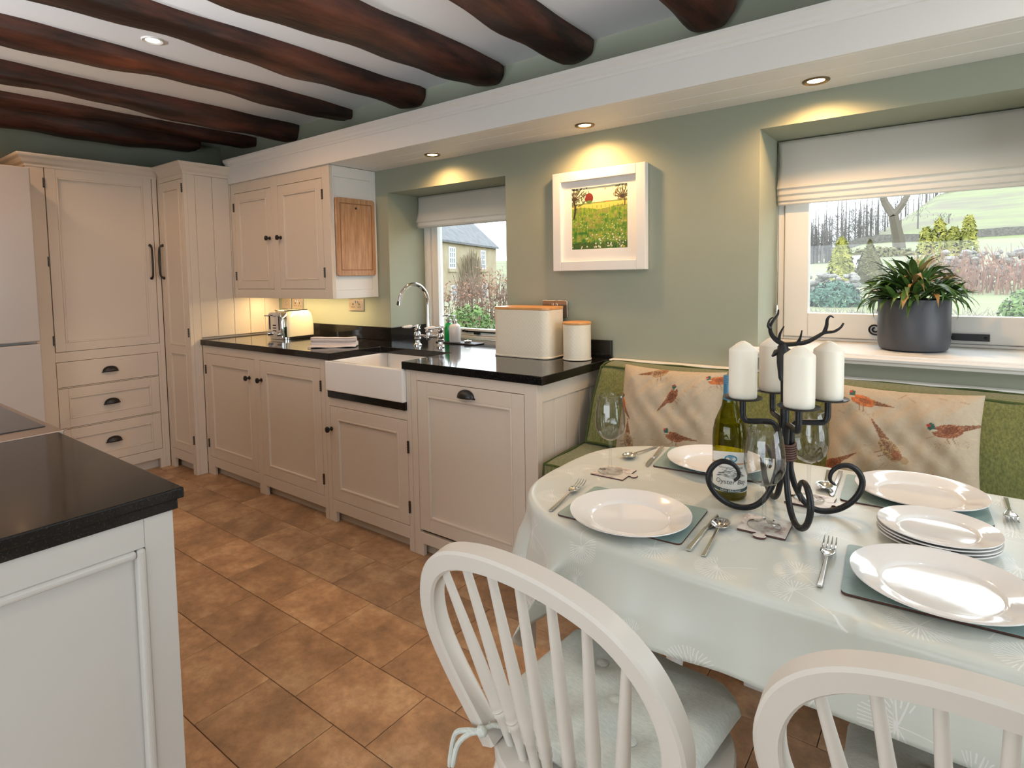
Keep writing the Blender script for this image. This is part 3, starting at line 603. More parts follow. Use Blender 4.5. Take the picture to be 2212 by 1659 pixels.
# soap tray and dispensers
t = thing('slate_tray', 'flat dark slate tray under the soap dispensers', 'tray', (1.72, .09, .92))
MB().prism([(1.565, .06), (1.88, .045), (1.885, .135), (1.57, .145)], .9205, .9275).build('tray_body', M['slate'], t, bevel=.002)
M['soapg'] = mat('green_soap', (.0, .42, .10), .12, coat=.5); M['soapw'] = mat('frosted_white_soap', (.76, .81, .88), .25)
M['capglass'] = thinglass('clear_plastic', (.93, .95, .95), ior=1.45)
def dispenser(label, x, y, m, r, h, dirx):
    t = thing('soap_dispenser', label, 'dispenser', (x, y, .928), 0, 'soap dispensers beside the tap')
    MB().lathe([(0, 0), (r*.93, 0), (r, .004), (r, h), (r*.94, h+.010), (r*.7, h+.018), (r*.35, h+.022), (.012, h+.026), (.012, h+.03)], 24).build('bottle_body', m, t, smooth=True, w=False)
    MB().lathe([(.0145, h+.022), (.015, h+.04), (.013, h+.042), (.0055, h+.044), (.0055, h+.062), (.008, h+.063), (.008, h+.070), (0, h+.071)], 16).build('pump', M['chrome'], t, smooth=True, w=False)
    MB().tube([(0, 0, h+.0665), (dirx*.02, -.01, h+.0665), (dirx*.036, -.018, h+.062)], [.0045, .004, .003], 8).build('nozzle', M['chrome'], t, smooth=True, w=False)
dispenser('clear pump bottle of bright green soap beside the tap', 1.640, .105, M['soapg'], .030, .088, -1)
dispenser('frosted pump bottle of pale soap right of the green one', 1.705, .080, M['soapw'], .034, .088, -1)
t = thing('sink_strainer', 'small shiny metal strainer lying on the slate tray', 'strainer', (1.80, .085, .928))
MB().lathe([(0, .003), (.014, .002), (.018, .006), (.020, .010), (.023, .011), (.023, .009), (.019, 0), (0, 0)], 20).build('strainer_cup', M['chrome'], t, smooth=True, w=False); MB().lathe([(.004, .003), (.003, .012), (.007, .015), (0, .018)], 12).build('strainer_knob', M['chrome'], t, smooth=True, w=False)
# bread bin and canister, embossed diamonds
def emboss(name, base):
    m, nt, N, L, b = newmat(name); b.inputs['Base Color'].default_value = (*base, 1); b.inputs['Roughness'].default_value = .38
    tc = N.new('ShaderNodeTexCoord'); ws = []
    for ang in (45, -45):
        mp = N.new('ShaderNodeMapping'); mp.inputs['Rotation'].default_value = (0, R(ang), 0); L.new(tc.outputs['UV'], mp.inputs[0]); mp.inputs['Rotation'].default_value = (0, 0, R(ang))
        wv = N.new('ShaderNodeTexWave'); wv.inputs['Scale'].default_value = 24; wv.wave_profile = 'SIN'; L.new(mp.outputs[0], wv.inputs['Vector']); ws.append(wv)
    mm = N.new('ShaderNodeMath'); mm.operation = 'MAXIMUM'; L.new(ws[0].outputs['Fac'], mm.inputs[0]); L.new(ws[1].outputs['Fac'], mm.inputs[1])
    pw = N.new('ShaderNodeMath'); pw.operation = 'POWER'; L.new(mm.outputs[0], pw.inputs[0]); pw.inputs[1].default_value = 6
    bp = N.new('ShaderNodeBump'); bp.inputs['Strength'].default_value = .28; bp.inputs['Distance'].default_value = .0015; L.new(pw.outputs[0], bp.inputs['Height']); L.new(bp.outputs[0], b.inputs['Normal']); return m
M['emb'] = emboss('embossed_cream_tin', (.82, .745, .60))
def ringwall(mb, ring, zs):
    n = len(ring); acc = [0]
    for k in range(n): acc.append(acc[-1]+math.dist(ring[k], ring[(k+1) % n]))
    vs = []; fs = []; uv = []
    for z, ins in zs:
        cxm = sum(p[0] for p in ring)/n; cym = sum(p[1] for p in ring)/n
        for k in range(n+1):
            p = ring[k % n]; d_ = math.dist(p, (cxm, cym)); f = 1+ins/d_
            vs.append((cxm+(p[0]-cxm)*f, cym+(p[1]-cym)*f, z)); uv.append((acc[k], z))
    m = n+1
    for i in range(len(zs)-1):
        for k in range(n): fs.append((i*m+k, i*m+k+1, (i+1)*m+k+1, (i+1)*m+k))
    fs += [tuple(range(n))[::-1], tuple((len(zs)-1)*m+k for k in range(n))]
    mb.add(vs, fs); mb.uv = uv; return mb
t = thing('bread_bin', 'large cream rectangular bread bin with wooden lid', 'bread bin', (2.385, -.14, .92))
ring = rr(2.222, 2.545, -.225, -.055, .04, 6)
ringwall(MB(), ring, [(.9215, .002), (.924, .004), (.9275, .004), (.930, 0), (1.150, 0)]).build('tin_body', M['emb'], t, smooth=True)
loft(MB(), [(rr(2.221, 2.546, -.226, -.054, .04, 6), 1.1505), (rr(2.221, 2.546, -.226, -.054, .04, 6), 1.163)]).build('lid', M['lidwood'], t, bevel=.002, label='pale wooden lid')
t = thing('storage_canister', 'round cream canister with wooden lid beside the bread bin', 'canister', (2.647, -.13, .92))
ring = [(2.647+.064*math.cos(2*PI*k/40), -.13+.064*math.sin(2*PI*k/40)) for k in range(40)]
ringwall(MB(), ring, [(.9215, .001), (.923, .003), (.927, .003), (.929, 0), (1.084, 0)]).build('tin_body', M['emb'], t, smooth=True)
MB().lathe([(0, 1.0845), (.0645, 1.0845), (.066, 1.087), (.066, 1.094), (.064, 1.096), (0, 1.096)], 40, (2.647, -.13, 0)).build('lid', M['lidwood'], t, smooth=True, label='pale wooden lid')
# chopping board
t = thing('chopping_board', 'bamboo chopping board hung on the side of the wall cabinet', 'board', (1.147, -.178, 1.33))
loft(MB(lambda p: (1.1365+p[2], p[0], p[1])), [(rr(-.322, -.028, 1.330, 1.795, .016, 5), z) for z in (0, .016)]).build('board_body', M['bamboo'], t, bevel=.003)
gr = MB(lambda p: (1.1365+p[2], p[0], p[1]))
for q in ((-.297, -.291, 1.362, 1.765), (-.059, -.053, 1.362, 1.765), (-.291, -.059, 1.362, 1.368), (-.291, -.059, 1.759, 1.765)): gr.box(*q, .0155, .0166)
gr.build('juice_groove', mat('bamboo_groove', (.27, .12, .05), .6), t); MB().lathe([(0, .0168), (.007, .0168), (.007, .015)], 14, (1.1365, -.175, 1.737), 'x').build('hanging_hole', M['black'], t)
# picture
t = thing('framed_picture', 'white framed meadow painting on the green wall', 'picture', (2.70, 0, 1.33))
x0, x1, z0, z1 = 2.462, 2.942, 1.332, 1.804
rect_frame(MB(), x0, x1, z0, z1, .046, .046, .046, .046, -.034, -.001).build('frame', M['white'], t, bevel=.003)
rect_frame(MB(), x0+.046, x1-.046, z0+.046, z1-.046, .050, .048, .056, .034, -.016, -.012).build('mount', mat('white_card_mount', (.84, .82, .79), .8), t)
H_, W_ = 210, 200; yy, xx = np.mgrid[0:H_, 0:W_]; U = xx/(W_-1); V = yy/(H_-1)
rng = np.random.RandomState(3)
def noise(sc_x, sc_y, seed):
    r_ = np.random.RandomState(seed); gx, gy = int(sc_x)+3, int(sc_y)+3; g = r_.rand(gy, gx)
    fx, fy = U*sc_x, V*sc_y; ix, iy = fx.astype(int), fy.astype(int); tx, ty = fx-ix, fy-iy; tx = tx*tx*(3-2*tx); ty = ty*ty*(3-2*ty)
    return (g[iy, ix]*(1-tx)+g[iy, ix+1]*tx)*(1-ty)+(g[iy+1, ix]*(1-tx)+g[iy+1, ix+1]*tx)*ty
img = np.zeros((H_, W_, 3)); img[:] = (.86, .86, .62)
def put(mask, c, a=1.0): img[mask] = img[mask]*(1-a)+np.array(c)*a
hz = .735+.02*U; put(V < hz, (.72, .66, .16)); put((V < hz-.0)&(V > hz-.02)&(U > .05), (.16, .30, .08), .8)
n1 = noise(14, 26, 1); n2 = noise(60, 18, 2); n3 = noise(40, 60, 4)
gm = V < .655+.02*np.sin(U*9)
g = .5*n1+.5*n2
for c in range(3): img[..., c] = np.where(gm, np.array([.05, .22, .03])[c]+(np.array([.42, .52, .06])[c]-np.array([.05, .22, .03])[c])*np.clip(g*1.5-.3+.25*(V-.3), 0, 1), img[..., c])
put(gm & (n1 > .72), (.32, .24, .12), .45); put(gm & (n3 > .86), (.55, .62, .10), .7); put(gm & (V < .10+.05*n2), (.02, .07, .012), .7)
put((V > .65)&(V < .69)&(np.abs(((U*14) % 1)-.5) < .05), (.10, .09, .03), .8)
for tx, tz, tr_, c in ((.08, .89, .25, (.055, .085, .04)), (.92, .87, .18, (.22, .19, .08))):
    d2 = ((U-tx)/tr_)**2+((V-tz)/(tr_*.82))**2; put((d2 < 1)&(noise(46, 46, int(tx*100)) > .47), c, .85)
    for k in range(9):
        an = R(20+17.5*k); 
        for q in np.linspace(0, tr_*.9, 60):
            put((np.abs(U-(tx-.02+math.cos(an)*q)) < .006)&(np.abs(V-(tz-.10+math.sin(an)*q)) < .006), (.06, .04, .02), .9)
put((np.abs(U-.06-.02*np.sin(V*12)) < .016)&(V > .50)&(V < .80), (.05, .035, .02)); put((np.abs(U-.93) < .010)&(V > .655)&(V < .80), (.14, .10, .05))
put((((U-.33)/.07)**2+((V-.81)/.082)**2) < 1, (.22, .03, .02)); put((((U-.33)/.05)**2+((V-.755)/.022)**2) < 1, (.12, .26, .06))
for a, b_ in ((.49, .735), (.62, .742), (.67, .738)): put((np.abs(U-a) < .022)&(np.abs(V-b_) < .008), (.62, .22, .08), .8)
put((((U-.61)/.008)**2+((V-.935)/.016)**2) < 1, (.62, .20, .10))
for k in range(150):
    a = rng.uniform(.02, .98); b_ = rng.uniform(.03, .58)
    if k < 90: a = rng.normal(.68, .22); b_ = abs(rng.normal(.16, .12))+.04
    s_ = .004+.012*(1-b_/.6)*rng.rand(); put((((U-a)/s_)**2+((V-b_)/s_)**2) < 1, (.90, .86, .74) if rng.rand() > .25 else (.80, .62, .05))
    if k < 90: put((np.abs(U-a-.1*(V-b_)*rng.uniform(-1, 1)) < .0025)&(V < b_)&(V > b_-.12), (.20, .40, .08), .7)
px0, px1, pz0, pz1 = x0+.090, x1-.088, z0+.096, z1-.074
mb = MB().grid(W_, H_, lambda a, b: (px0+(px1-px0)*a, -.0115, pz0+(pz1-pz0)*b)); img = img**1.1*.92; mb.col = np.transpose(img, (1, 0, 2)).reshape(-1, 3)
mb.build('painting', M['paint'], t)
# plant
t = thing('potted_plant', 'strap-leaved green plant in a charcoal pot on the window sill', 'plant', (3.905, .16, 1.0135))
pr = .112
MB().lathe([(0, 0), (pr*.80, 0), (pr*.93, .006), (pr*.985, .025), (pr, .06), (pr, .185), (pr*.98, .189), (pr*.95, .186), (pr*.94, .165), (0, .16)], 48).build('pot', M['pot'], t, smooth=True, w=False)
MB().lathe([(0, .168), (pr*.6, .170), (pr*.935, .166)], 32).build('soil', mat('dark_soil', (.03, .02, .014), .95, bump=.8, bs=150), t, w=False)
def leafmesh(L, wd, curl, twist):
    mb = MB(); vs = []
    n = 9
    for i in range(n):
        f = i/(n-1); a = curl*f*f; r_ = L*f
        ww = wd*math.sin(PI*min(1, .12+.88*(f**.8)))**.7*(1-f**4*.6) if f < 1 else 0
        x = r_*math.cos(a*.6); z = -r_*math.sin(a*.6); tw_ = twist*f
        for s_ in (-1, 0, 1): vs.append((x, s_*ww*math.cos(tw_), z+abs(s_)*ww*.35+s_*ww*math.sin(tw_)))
    fs = [(i*3+k, (i+1)*3+k, (i+1)*3+k+1, i*3+k+1) for i in range(n-1) for k in range(2)]
    return mb.add(vs, fs)
rng = random.Random(5); protos = []
for i in range(9):
    o = leafmesh(rng.uniform(.085, .125), rng.uniform(.0095, .0140), rng.uniform(.2, 1.5), rng.uniform(-.5, .5)).build('leaf', M['leaf'] if i < 7 else M['leafy'], t, smooth=True, w=False); protos.append(o)
for i in range(285):
    p = protos[i % 7] if rng.random() > .10 else protos[7+i % 2]
    o = p if i in range(9) and p is protos[i] else p.copy()
    if o is not p: col.objects.link(o)
    az = rng.uniform(0, 2*PI); rad = math.sqrt(rng.random())*.115; el = R(84-72*(rad/.115)+rng.uniform(-24, 26))
    zz = .175+.115*(1-(rad/.135)**2)*rng.uniform(.15, 1)
    o.rotation_euler = (rng.uniform(-.4, .4), -el, az+rng.uniform(-.6, .6)); o.location = (rad*.92*math.cos(az), rad*.85*math.sin(az)-.004, zz)
    sc_ = rng.uniform(.7, 1.1); o.scale = (sc_, sc_, sc_)
for k, p in enumerate(protos[7:]): p.location = (.06*(-1)**k, -.08, .2); p.rotation_euler = (0, -.5, -1.4+k); 
# ================================================================ BENCH
t = thing('window_bench', 'white built-in bench with boarded back under the plant window', 'bench', (3.9, -.35, 0))
BX0, BX1 = 2.768, 5.2
MB().box(BX0, BX1, -.665, -.02, .472, .497).build('seat_board', M['white'], t, bevel=.006)
MB().box(BX0, BX1, -.60, -.582, .075, .4715).build('front_panel', M['white'], t)
mb = MB(); mb.box(BX0, BX1, -.618, -.6005, .42, .4715); mb.box(BX0, BX1, -.618, -.6005, .075, .12); mb.build('front_rail', M['white'], t, bevel=.002)
for a in (2.77, 3.52, 4.30, 5.12): MB().box(a, a+.07, -.622, -.555, 0, .4715).build('leg', M['white'], t, bevel=.002)
MB().box(BX0, BX1, -.019, -.001, .30, .905).build('back_panel', M['white'], t)
MB().box(BX0, BX1, -.048, -.001, .9055, .921).build('cap_rail', M['white'], t, bevel=.004)
MB().mold([(BX0, -.0195), (BX1, -.0195)], [(0, .905), (.020, .905), (.016, .894), (.006, .886), (0, .880)], 1).build('cap_moulding', M['white'], t)
def box_cushion(name, label, x0, x1, prof, cat, puff=.008):
    # prof: closed section in (y,z)
    t = thing(name, label, cat, ((x0+x1)/2, sum(p[0] for p in prof)/len(prof), min(p[1] for p in prof)))
    n = 60; P = [Vector(p) for p in prof]; m = len(P); ring = []
    for i in range(m):
        a, b_ = P[i], P[(i+1) % m]; L_ = (b_-a).length; k = max(2, int(L_/.03))
        nn = Vector((b_.y-a.y, -(b_.x-a.x))).normalized()
        for j in range(k):
            f = j/k; ring.append(a.lerp(b_, f)+nn*puff*math.sin(PI*f)*min(1, L_/.1))
    c = sum(P, Vector((0, 0)))/m
    def fn(u, v):
        x = x0+(x1-x0)*u; k = v*len(ring); i = int(k) % len(ring); p = ring[i]
        e = min(u, 1-u)*(x1-x0); sh = 1-.10*max(0, 1-e/.02)**2
        q = c+(p-c)*sh; return (x, q.x+.002*math.sin(x*9+i), q.y+.003*math.sin(x*6.1+i*.7))
    mb = MB(); nv = len(ring); us = [0, .004, .009]+[.009+.982*k/n for k in range(1, n)]+[.991, .996, 1]
    vs = [fn(u, k/nv+1e-6) for u in us for k in range(nv)]
    fs = [(i*nv+k, (i+1)*nv+k, (i+1)*nv+(k+1) % nv, i*nv+(k+1) % nv) for i in range(len(us)-1) for k in range(nv)]+[tuple(range(nv)), tuple((len(us)-1)*nv+k for k in range(nv))[::-1]]
    mb.add(vs, fs).build('cover', M['cushion'], t, smooth=True, auto=70)
    for i in range(m):
        p = c+(P[i]-c)*.995
        MB().tube([(x0+.004+(x1-x0-.008)*k/50, p.x+.002*math.sin(k*1.9), p.y+.002*math.sin(k*1.2)) for k in range(51)], .0045, 6).build('piping', M['pipe'], t, smooth=True)
    for xx in (x0+.003, x1-.003):
        MB().tube([(xx, c.x+(q.x-c.x)*.985, c.y+(q.y-c.y)*.985) for q in ring], .0045, 6, closed=True).build('piping', M['pipe'], t, smooth=True)
    return t
M['pipe'] = mat('dark_green_piping', (.055, .085, .018), .85, bump=.5, bs=300)
box_cushion('seat_cushion', 'long olive green seat cushion on the white bench', 2.772, 5.15, [(-.625, .503), (-.12, .503), (-.12, .580), (-.625, .580)], 'cushion')
box_cushion('back_cushion', 'long olive green back cushion leaning on the wall panelling', 2.785, 5.15, [(-.315, .598), (-.165, .598), (-.055, .915), (-.165, .905)], 'cushion')
# ---------------------------------------------------------------- printed pillows
def paint_pillow(n, W, H, birds, seed):
    u = np.linspace(-W, W, n)[:, None]+np.zeros((n, n)); v = np.linspace(-H, H, n)[None, :]+np.zeros((n, n)); rs = np.random.RandomState(seed)
    img = np.zeros((n, n, 3)); img[:] = (.48, .385, .275); nz = rs.rand(n, n)
    sm = (nz+np.roll(nz, 1, 0)+np.roll(nz, 1, 1)+np.roll(nz, 2, 0)+np.roll(nz, 2, 1))/5; img *= (.90+.2*sm)[..., None]
    def put(mk, c, a=1.): img[mk] = img[mk]*(1-a)+np.array(c)*a
    for (bx, bz, an, s, style) in birds:
        ca, sa = math.cos(an), math.sin(an); x = ((u-bx)*ca+(v-bz)*sa)/s; y = (-(u-bx)*sa+(v-bz)*ca)/s*(1 if ca > -.2 else -1)
        body = {'cock': (.22, .072, .034), 'orange': (.55, .13, .025), 'hen': (.42, .30, .16)}[style]
        tail = (x < -.02)&(x > -.085)&(np.abs(y-.004-(x+.02)*-.12) < .010*(1+(x+.02)/.075))
        put(tail, (.17, .065, .03)); put(tail & (nz > .6), (.34, .18, .09), .7)
        el = (x/.034)**2+(y/.018)**2 < 1; put(el, body); put(el & (nz > .62), (.48, .22, .10) if style != 'hen' else (.20, .09, .05), .8); put(el & (sm > .6), (.12, .03, .015), .5)
        put(((x+.006)/.018)**2+((y-.002)/.009)**2 < 1, (.11, .035, .02), .5)
        if style != 'hen':
            put(((x-.034)/.0085)**2+((y-.014)/.011)**2 < 1, (.03, .10, .075)); put(((x-.030)/.008)**2+((y-.004)/.003)**2 < 1, (.62, .55, .42), .8)
            put(((x-.040)/.005)**2+((y-.018)/.004)**2 < 1, (.45, .04, .03))
        else: put(((x-.036)/.010)**2+((y-.010)/.009)**2 < 1, (.40, .27, .14)); put(((x-.020)/.012)**2+((y-.004)/.010)**2 < 1, (.24, .07, .03), .7)
        for lx in (.004, -.008): put((np.abs(x-lx-.25*(y+.018)) < .0012)&(y < -.015)&(y > -.034), (.22, .12, .07))
        gr = (nz > .72)&(np.abs(x) < .05)&(np.abs(y+.034) < .006*(1+np.sin(x*300))); put(gr, (.36, .24, .12), .6)
    for k in range(26):
        a, b_ = rs.uniform(-W, W), rs.uniform(-H, H); sl = rs.uniform(-1.2, 1.2)
        put((np.abs((v-b_)-sl*(u-a)) < .0016)&(np.abs(u-a) < .011), (.34, .17, .10) if k % 2 else (.62, .47, .28), .5)
    return img.reshape(-1, 3)
def pillow(label, cx, cy, cz, W, H, T_, lean, yaw, birds, seed, roll=0):
    t = thing('scatter_pillow', label, 'pillow', (cx, cy, cz-H), yaw, 'pheasant print pillows')
    n = 150; rs = random.Random(seed); ph = [rs.uniform(0, 6.28) for _ in range(6)]
    Rm = Matrix.Rotation(-lean, 3, 'X') @ Matrix.Rotation(roll, 3, 'Y')
    def fn(sg):
        def g(a, b):
            u, v = a*2-1, b*2-1
            x = W*u*(1-.055*(1-v*v)); z = H*v*(1-.06*(1-u*u))
            th = T_*(max(0, 1-u**4)*max(0, 1-v**4))**.5
            edge = min(1, 3*(1-max(abs(u), abs(v))))
            if sg < 0: th += .5*edge*(.007*math.sin(6*u+4*v+ph[0])+.005*math.sin(10*v-6*u+ph[1]+1.5*math.sin(3*u))+.0045*math.sin(14*u+9*v+ph[2]+math.sin(5*v))+.006*math.sin(5*u-11*v+ph[3])*(.5+.5*u)+.0025*math.sin(24*u-14*v+ph[4]+2*math.sin(4*v)))
            p = Rm @ Vector((x, sg*th, z)); return (p.x, p.y, p.z+H)
        return g
    mb = MB().grid(n, n, fn(-1)); mb.col = paint_pillow(n, W, H, birds, seed); mb.build('front_cover', M['vcol'], t, smooth=True, w=False, auto=180)
    MB().grid(30, 30, fn(1)).build('back_cover', mat('pillow_back_cotton', (.46, .34, .21), .9), t, smooth=True, w=False, auto=180)
pillow('pheasant-print pillow leaning left of the candle stand', 3.155, -.312, .762, .205, .185, .065, R(16), 0, [(.03, .075, R(60), 1.0, 'cock'), (.055, -.085, R(172), 1.0, 'cock'), (-.135, -.13, R(-70), 1.1, 'hen'), (-.19, .02, R(120), .9, 'orange'), (.185, .15, R(190), .9, 'orange'), (-.04, .165, R(20), 1.0, 'hen'), (.15, -.175, R(90), .7, 'cock')], 11)
pillow('pheasant-print pillow leaning on the bench right of the candle stand', 3.895, -.312, .758, .205, .185, .065, R(16), 0, [(-.10, .135, R(165), 1.0, 'orange'), (.125, .065, R(190), 1.15, 'cock'), (-.02, -.015, R(-52), 1.25, 'hen'), (-.185, -.085, R(205), 1.0, 'cock'), (.105, -.125, R(80), 1.15, 'cock'), (-.09, -.15, R(70), .8, 'cock')], 12)
# ================================================================ TABLE
TZ = .752; TCX, TCY, TA_, TB_, TN = 3.905, -1.035, .785, .405, 3.3
def outline(n, a, b, e=TN):
    o = []
    for k in range(n):
        th = 2*PI*k/n; c, s = math.cos(th), math.sin(th)
        o.append((a*math.copysign(abs(c)**(2/e), c), b*math.copysign(abs(s)**(2/e), s)))
    return o
t = thing('dining_table', 'oval dining table under the pale green cloth', 'table', (TCX, TCY, 0))
tw_ = M['white']
MB().prism([(TCX+p[0], TCY+p[1]) for p in outline(72, TA_-.006, TB_-.006)], .722, .7475).build('tabletop', tw_, t, bevel=.005)
rect = [(3.36, -1.28), (4.45, -1.28), (4.45, -.79), (3.36, -.79)]
for a, b_ in rect: MB().lathe([(.032, .60), (.034, .58), (.022, .56), (.028, .52), (.030, .40), (.020, .16), (.026, .12), (.018, .06), (.022, .0)][::-1]+[(.032, .721)], 20, (a, b_, 0)).build('leg', tw_, t, smooth=True)
mb = MB(); mb.box(3.38, 4.43, -1.285, -1.265, .63, .7215); mb.box(3.38, 4.43, -.805, -.785, .63, .7215); mb.box(3.35, 3.37, -1.26, -.81, .63, .7215); mb.box(4.44, 4.46, -1.26, -.81, .63, .7215); mb.build('apron', tw_, t)
# cloth with dandelion print
def cloth_mat():
    m, nt, N, L, b = newmat('sage_oilcloth_dandelion'); b.inputs['Roughness'].default_value = .36
    uv = N.new('ShaderNodeUVMap'); uv.uv_map = 'UV'
    def mth(op, a, b_=None, c=None):
        n = N.new('ShaderNodeMath'); n.operation = op
        for i, x in enumerate((a, b_, c)):
            if x is None: continue
            if isinstance(x, (int, float)): n.inputs[i].default_value = x
            else: L.new(x, n.inputs[i])
        return n.outputs[0]
    sc_ = N.new('ShaderNodeVectorMath'); sc_.operation = 'SCALE'; sc_.inputs['Scale'].default_value = 6.6; L.new(uv.outputs[0], sc_.inputs[0])
    vo = N.new('ShaderNodeTexVoronoi'); vo.voronoi_dimensions = '2D'; vo.inputs['Scale'].default_value = 1; vo.inputs['Randomness'].default_value = .75; L.new(sc_.outputs[0], vo.inputs['Vector'])
    df = N.new('ShaderNodeVectorMath'); df.operation = 'SUBTRACT'; L.new(sc_.outputs[0], df.inputs[0]); L.new(vo.outputs['Position'], df.inputs[1])
    sp = N.new('ShaderNodeSeparateXYZ'); L.new(df.outputs[0], sp.inputs[0]); cl = N.new('ShaderNodeSeparateColor'); L.new(vo.outputs['Color'], cl.inputs[0])
    ph = mth('MULTIPLY', cl.outputs[0], 2*PI); ca, sa = mth('COSINE', ph), mth('SINE', ph)
    x = mth('ADD', mth('MULTIPLY', sp.outputs[0], ca), mth('MULTIPLY', sp.outputs[1], sa)); y = mth('SUBTRACT', mth('MULTIPLY', sp.outputs[1], ca), mth('MULTIPLY', sp.outputs[0], sa))
    r = mth('SQRT', mth('ADD', mth('MULTIPLY', x, x), mth('MULTIPLY', y, y))); an = mth('ARCTAN2', y, x)
    def ray(nl, shift, r0, r1, w):
        fr = mth('ABSOLUTE', mth('SUBTRACT', mth('FRACT', mth('ADD', mth('MULTIPLY', an, nl/(2*PI)), shift)), .5))
        d = mth('MULTIPLY', mth('MULTIPLY', fr, 2*PI/nl), r); return mth('MULTIPLY', mth('LESS_THAN', d, w), mth('MULTIPLY', mth('GREATER_THAN', r, r0), mth('LESS_THAN', r, r1)))
    fan = mth('LESS_THAN', mth('ABSOLUTE', an), 2.0)
    heads = mth('MULTIPLY', fan, mth('MAXIMUM', ray(20, 0.25, 0, .22, .0065), ray(40, 0.0, .19, .29, .006)))
    stem = mth('MULTIPLY', mth('LESS_THAN', mth('ABSOLUTE', mth('SUBTRACT', y, mth('MULTIPLY', mth('MULTIPLY', x, x), .35))), mth('ADD', .006, mth('MULTIPLY', mth('LESS_THAN', x, -.52), .008))), mth('MULTIPLY', mth('LESS_THAN', x, 0), mth('GREATER_THAN', x, -.68)))
    f = mth('MULTIPLY', mth('MAXIMUM', heads, stem), .85)
    mx = N.new('ShaderNodeMix'); mx.data_type = 'RGBA'; L.new(f, mx.inputs['Factor']); mx.inputs[6].default_value = (.64, .675, .63, 1); mx.inputs[7].default_value = (.83, .84, .82, 1); L.new(mx.outputs[2], b.inputs['Base Color'])
    b.inputs['Coat Weight'].default_value = .15; b.inputs['Coat Roughness'].default_value = .25
    return m
OL = np.array(outline(1200, TA_, TB_)); 
CA, CB = TA_+.185, TB_+.165; nu, nv = 200, 130
gu = np.linspace(-CA, CA, nu); gv = np.linspace(-CB, CB, nv); mb = MB(); vs = []; uvs = []
nrm = np.roll(OL, -1, 0)-np.roll(OL, 1, 0); nrm = np.stack([nrm[:, 1], -nrm[:, 0]], 1); nrm /= np.linalg.norm(nrm, axis=1)[:, None]
for a in gu:
    for b_ in gv:
        ins = (abs(a)/TA_)**TN+(abs(b_)/TB_)**TN
        if ins <= 1:
            vs.append((TCX+a, TCY+b_, TZ+.0012*math.sin(a*7+b_*5)*min(1, (1-ins)*3)))
        else:
            d2 = (OL[:, 0]-a)**2+(OL[:, 1]-b_)**2; k = int(d2.argmin()); d = math.sqrt(d2[k]); q = OL[k]; n_ = np.array([a, b_])-q; n_ = n_/max(1e-6, np.linalg.norm(n_)); 
            rho = .014; ang = math.atan2(b_/CB, a/CA); dc = min(abs(abs(ang)-PI/4), abs(abs(ang)-3*PI/4)); cf = math.exp(-(dc/.42)**2)
            fold = math.sin(19*ang+1.2)*.55+math.sin(33*ang+.4)*.45
            s_ = .13+.06*math.sin(a*8+b_*3)*(1-cf)+.34*cf*fold-.09*cf
            if d < rho*PI/2: o_ = rho*math.sin(d/rho); dz = rho*(1-math.cos(d/rho))
            else:
                e = d-rho*PI/2; k2 = s_*min(1, e/.10); o_ = rho+e*k2; dz = rho+e*math.sqrt(max(.05, 1-k2*k2))
            tg = np.array([-n_[1], n_[0]]); lat = .045*cf*math.sin(24*ang)*min(1, d/.2)
            p = q+n_*o_+tg*lat; vs.append((TCX+p[0], TCY+p[1], TZ-dz))
        uvs.append((a, b_))
mb.add(vs, [(i*nv+j, (i+1)*nv+j, (i+1)*nv+j+1, i*nv+j+1) for i in range(nu-1) for j in range(nv-1)]); mb.uv = uvs
cl_ = mb.build('tablecloth', cloth_mat(), smooth=True, auto=180, solid=.0012); tag(cl_, 'pale sage tablecloth with white dandelion print hanging over the table', 'tablecloth')
Z0 = TZ+.0015
# place mats, plates
def place_mat(label, x, y, rz):
    t = thing('place_mat', label, 'place mat', (x, y, Z0), rz, 'place mats')
    loft(MB(), [(rr(-.145, .145, -.1075, .1075, .010, 3), z) for z in (0, .0032)]).build('core', M['cork'], t, w=False)
    loft(MB(), [(rr(-.1447, .1447, -.1072, .1072, .010, 3), z) for z in (.0033, .0042)]).build('top_sheet', M['matg'], t, w=False)
place_mat('blue-green place mat under the near-left dinner plate', 3.432, -1.252, R(3))
place_mat('blue-green place mat under the plate behind the bottle', 3.468, -.785, R(7))
place_mat('blue-green place mat under the plate nearest the right pillow', 3.948, -.778, R(3))
place_mat('blue-green place mat at the right front under the largest plate', 4.008, -1.250, R(4))
def plate(label, x, y, z, r, group):
    t = thing('plate', label, 'plate', (x, y, z), 0, group)
    h = .022*r/.135
    MB().lathe([(0, .004), (r*.585, .004), (r*.625, .0048), (r*.645, .0075), (r*.67, .0095), (r*.70, .0108), (r*.86, h*.80), (r*.975, h), (r, h+.0006), (r*1.0, h-.0018), (r*.88, h*.62), (r*.70, h*.25), (r*.62, .001), (r*.56, 0), (r*.54, .0015), (0, .0015)], 72).build('dish', M['china'], t, smooth=True, w=False, auto=30)
    return t
gpz = Z0+.0043
plate('white dinner plate at the near-left place setting', 3.447, -1.300, gpz, .1345, 'dinner plates')
plate('white dinner plate behind the wine bottle', 3.487, -.808, gpz, .1345, 'dinner plates')
plate('white dinner plate in front of the right pillow', 3.962, -.772, gpz, .1345, 'dinner plates')
plate('white dinner plate at the right front edge of the table', 4.008, -1.268, gpz, .1345, 'dinner plates')
for k, lb in enumerate(('bottom plate of the stack of small white plates', 'second plate from the bottom of the small white stack', 'third plate from the bottom of the small white stack', 'top plate of the stack of small white plates')):
    plate(lb, 3.999+.0015*(k % 2), -1.032+.001*k, Z0+.0062*k, .104, 'stacked small plates')
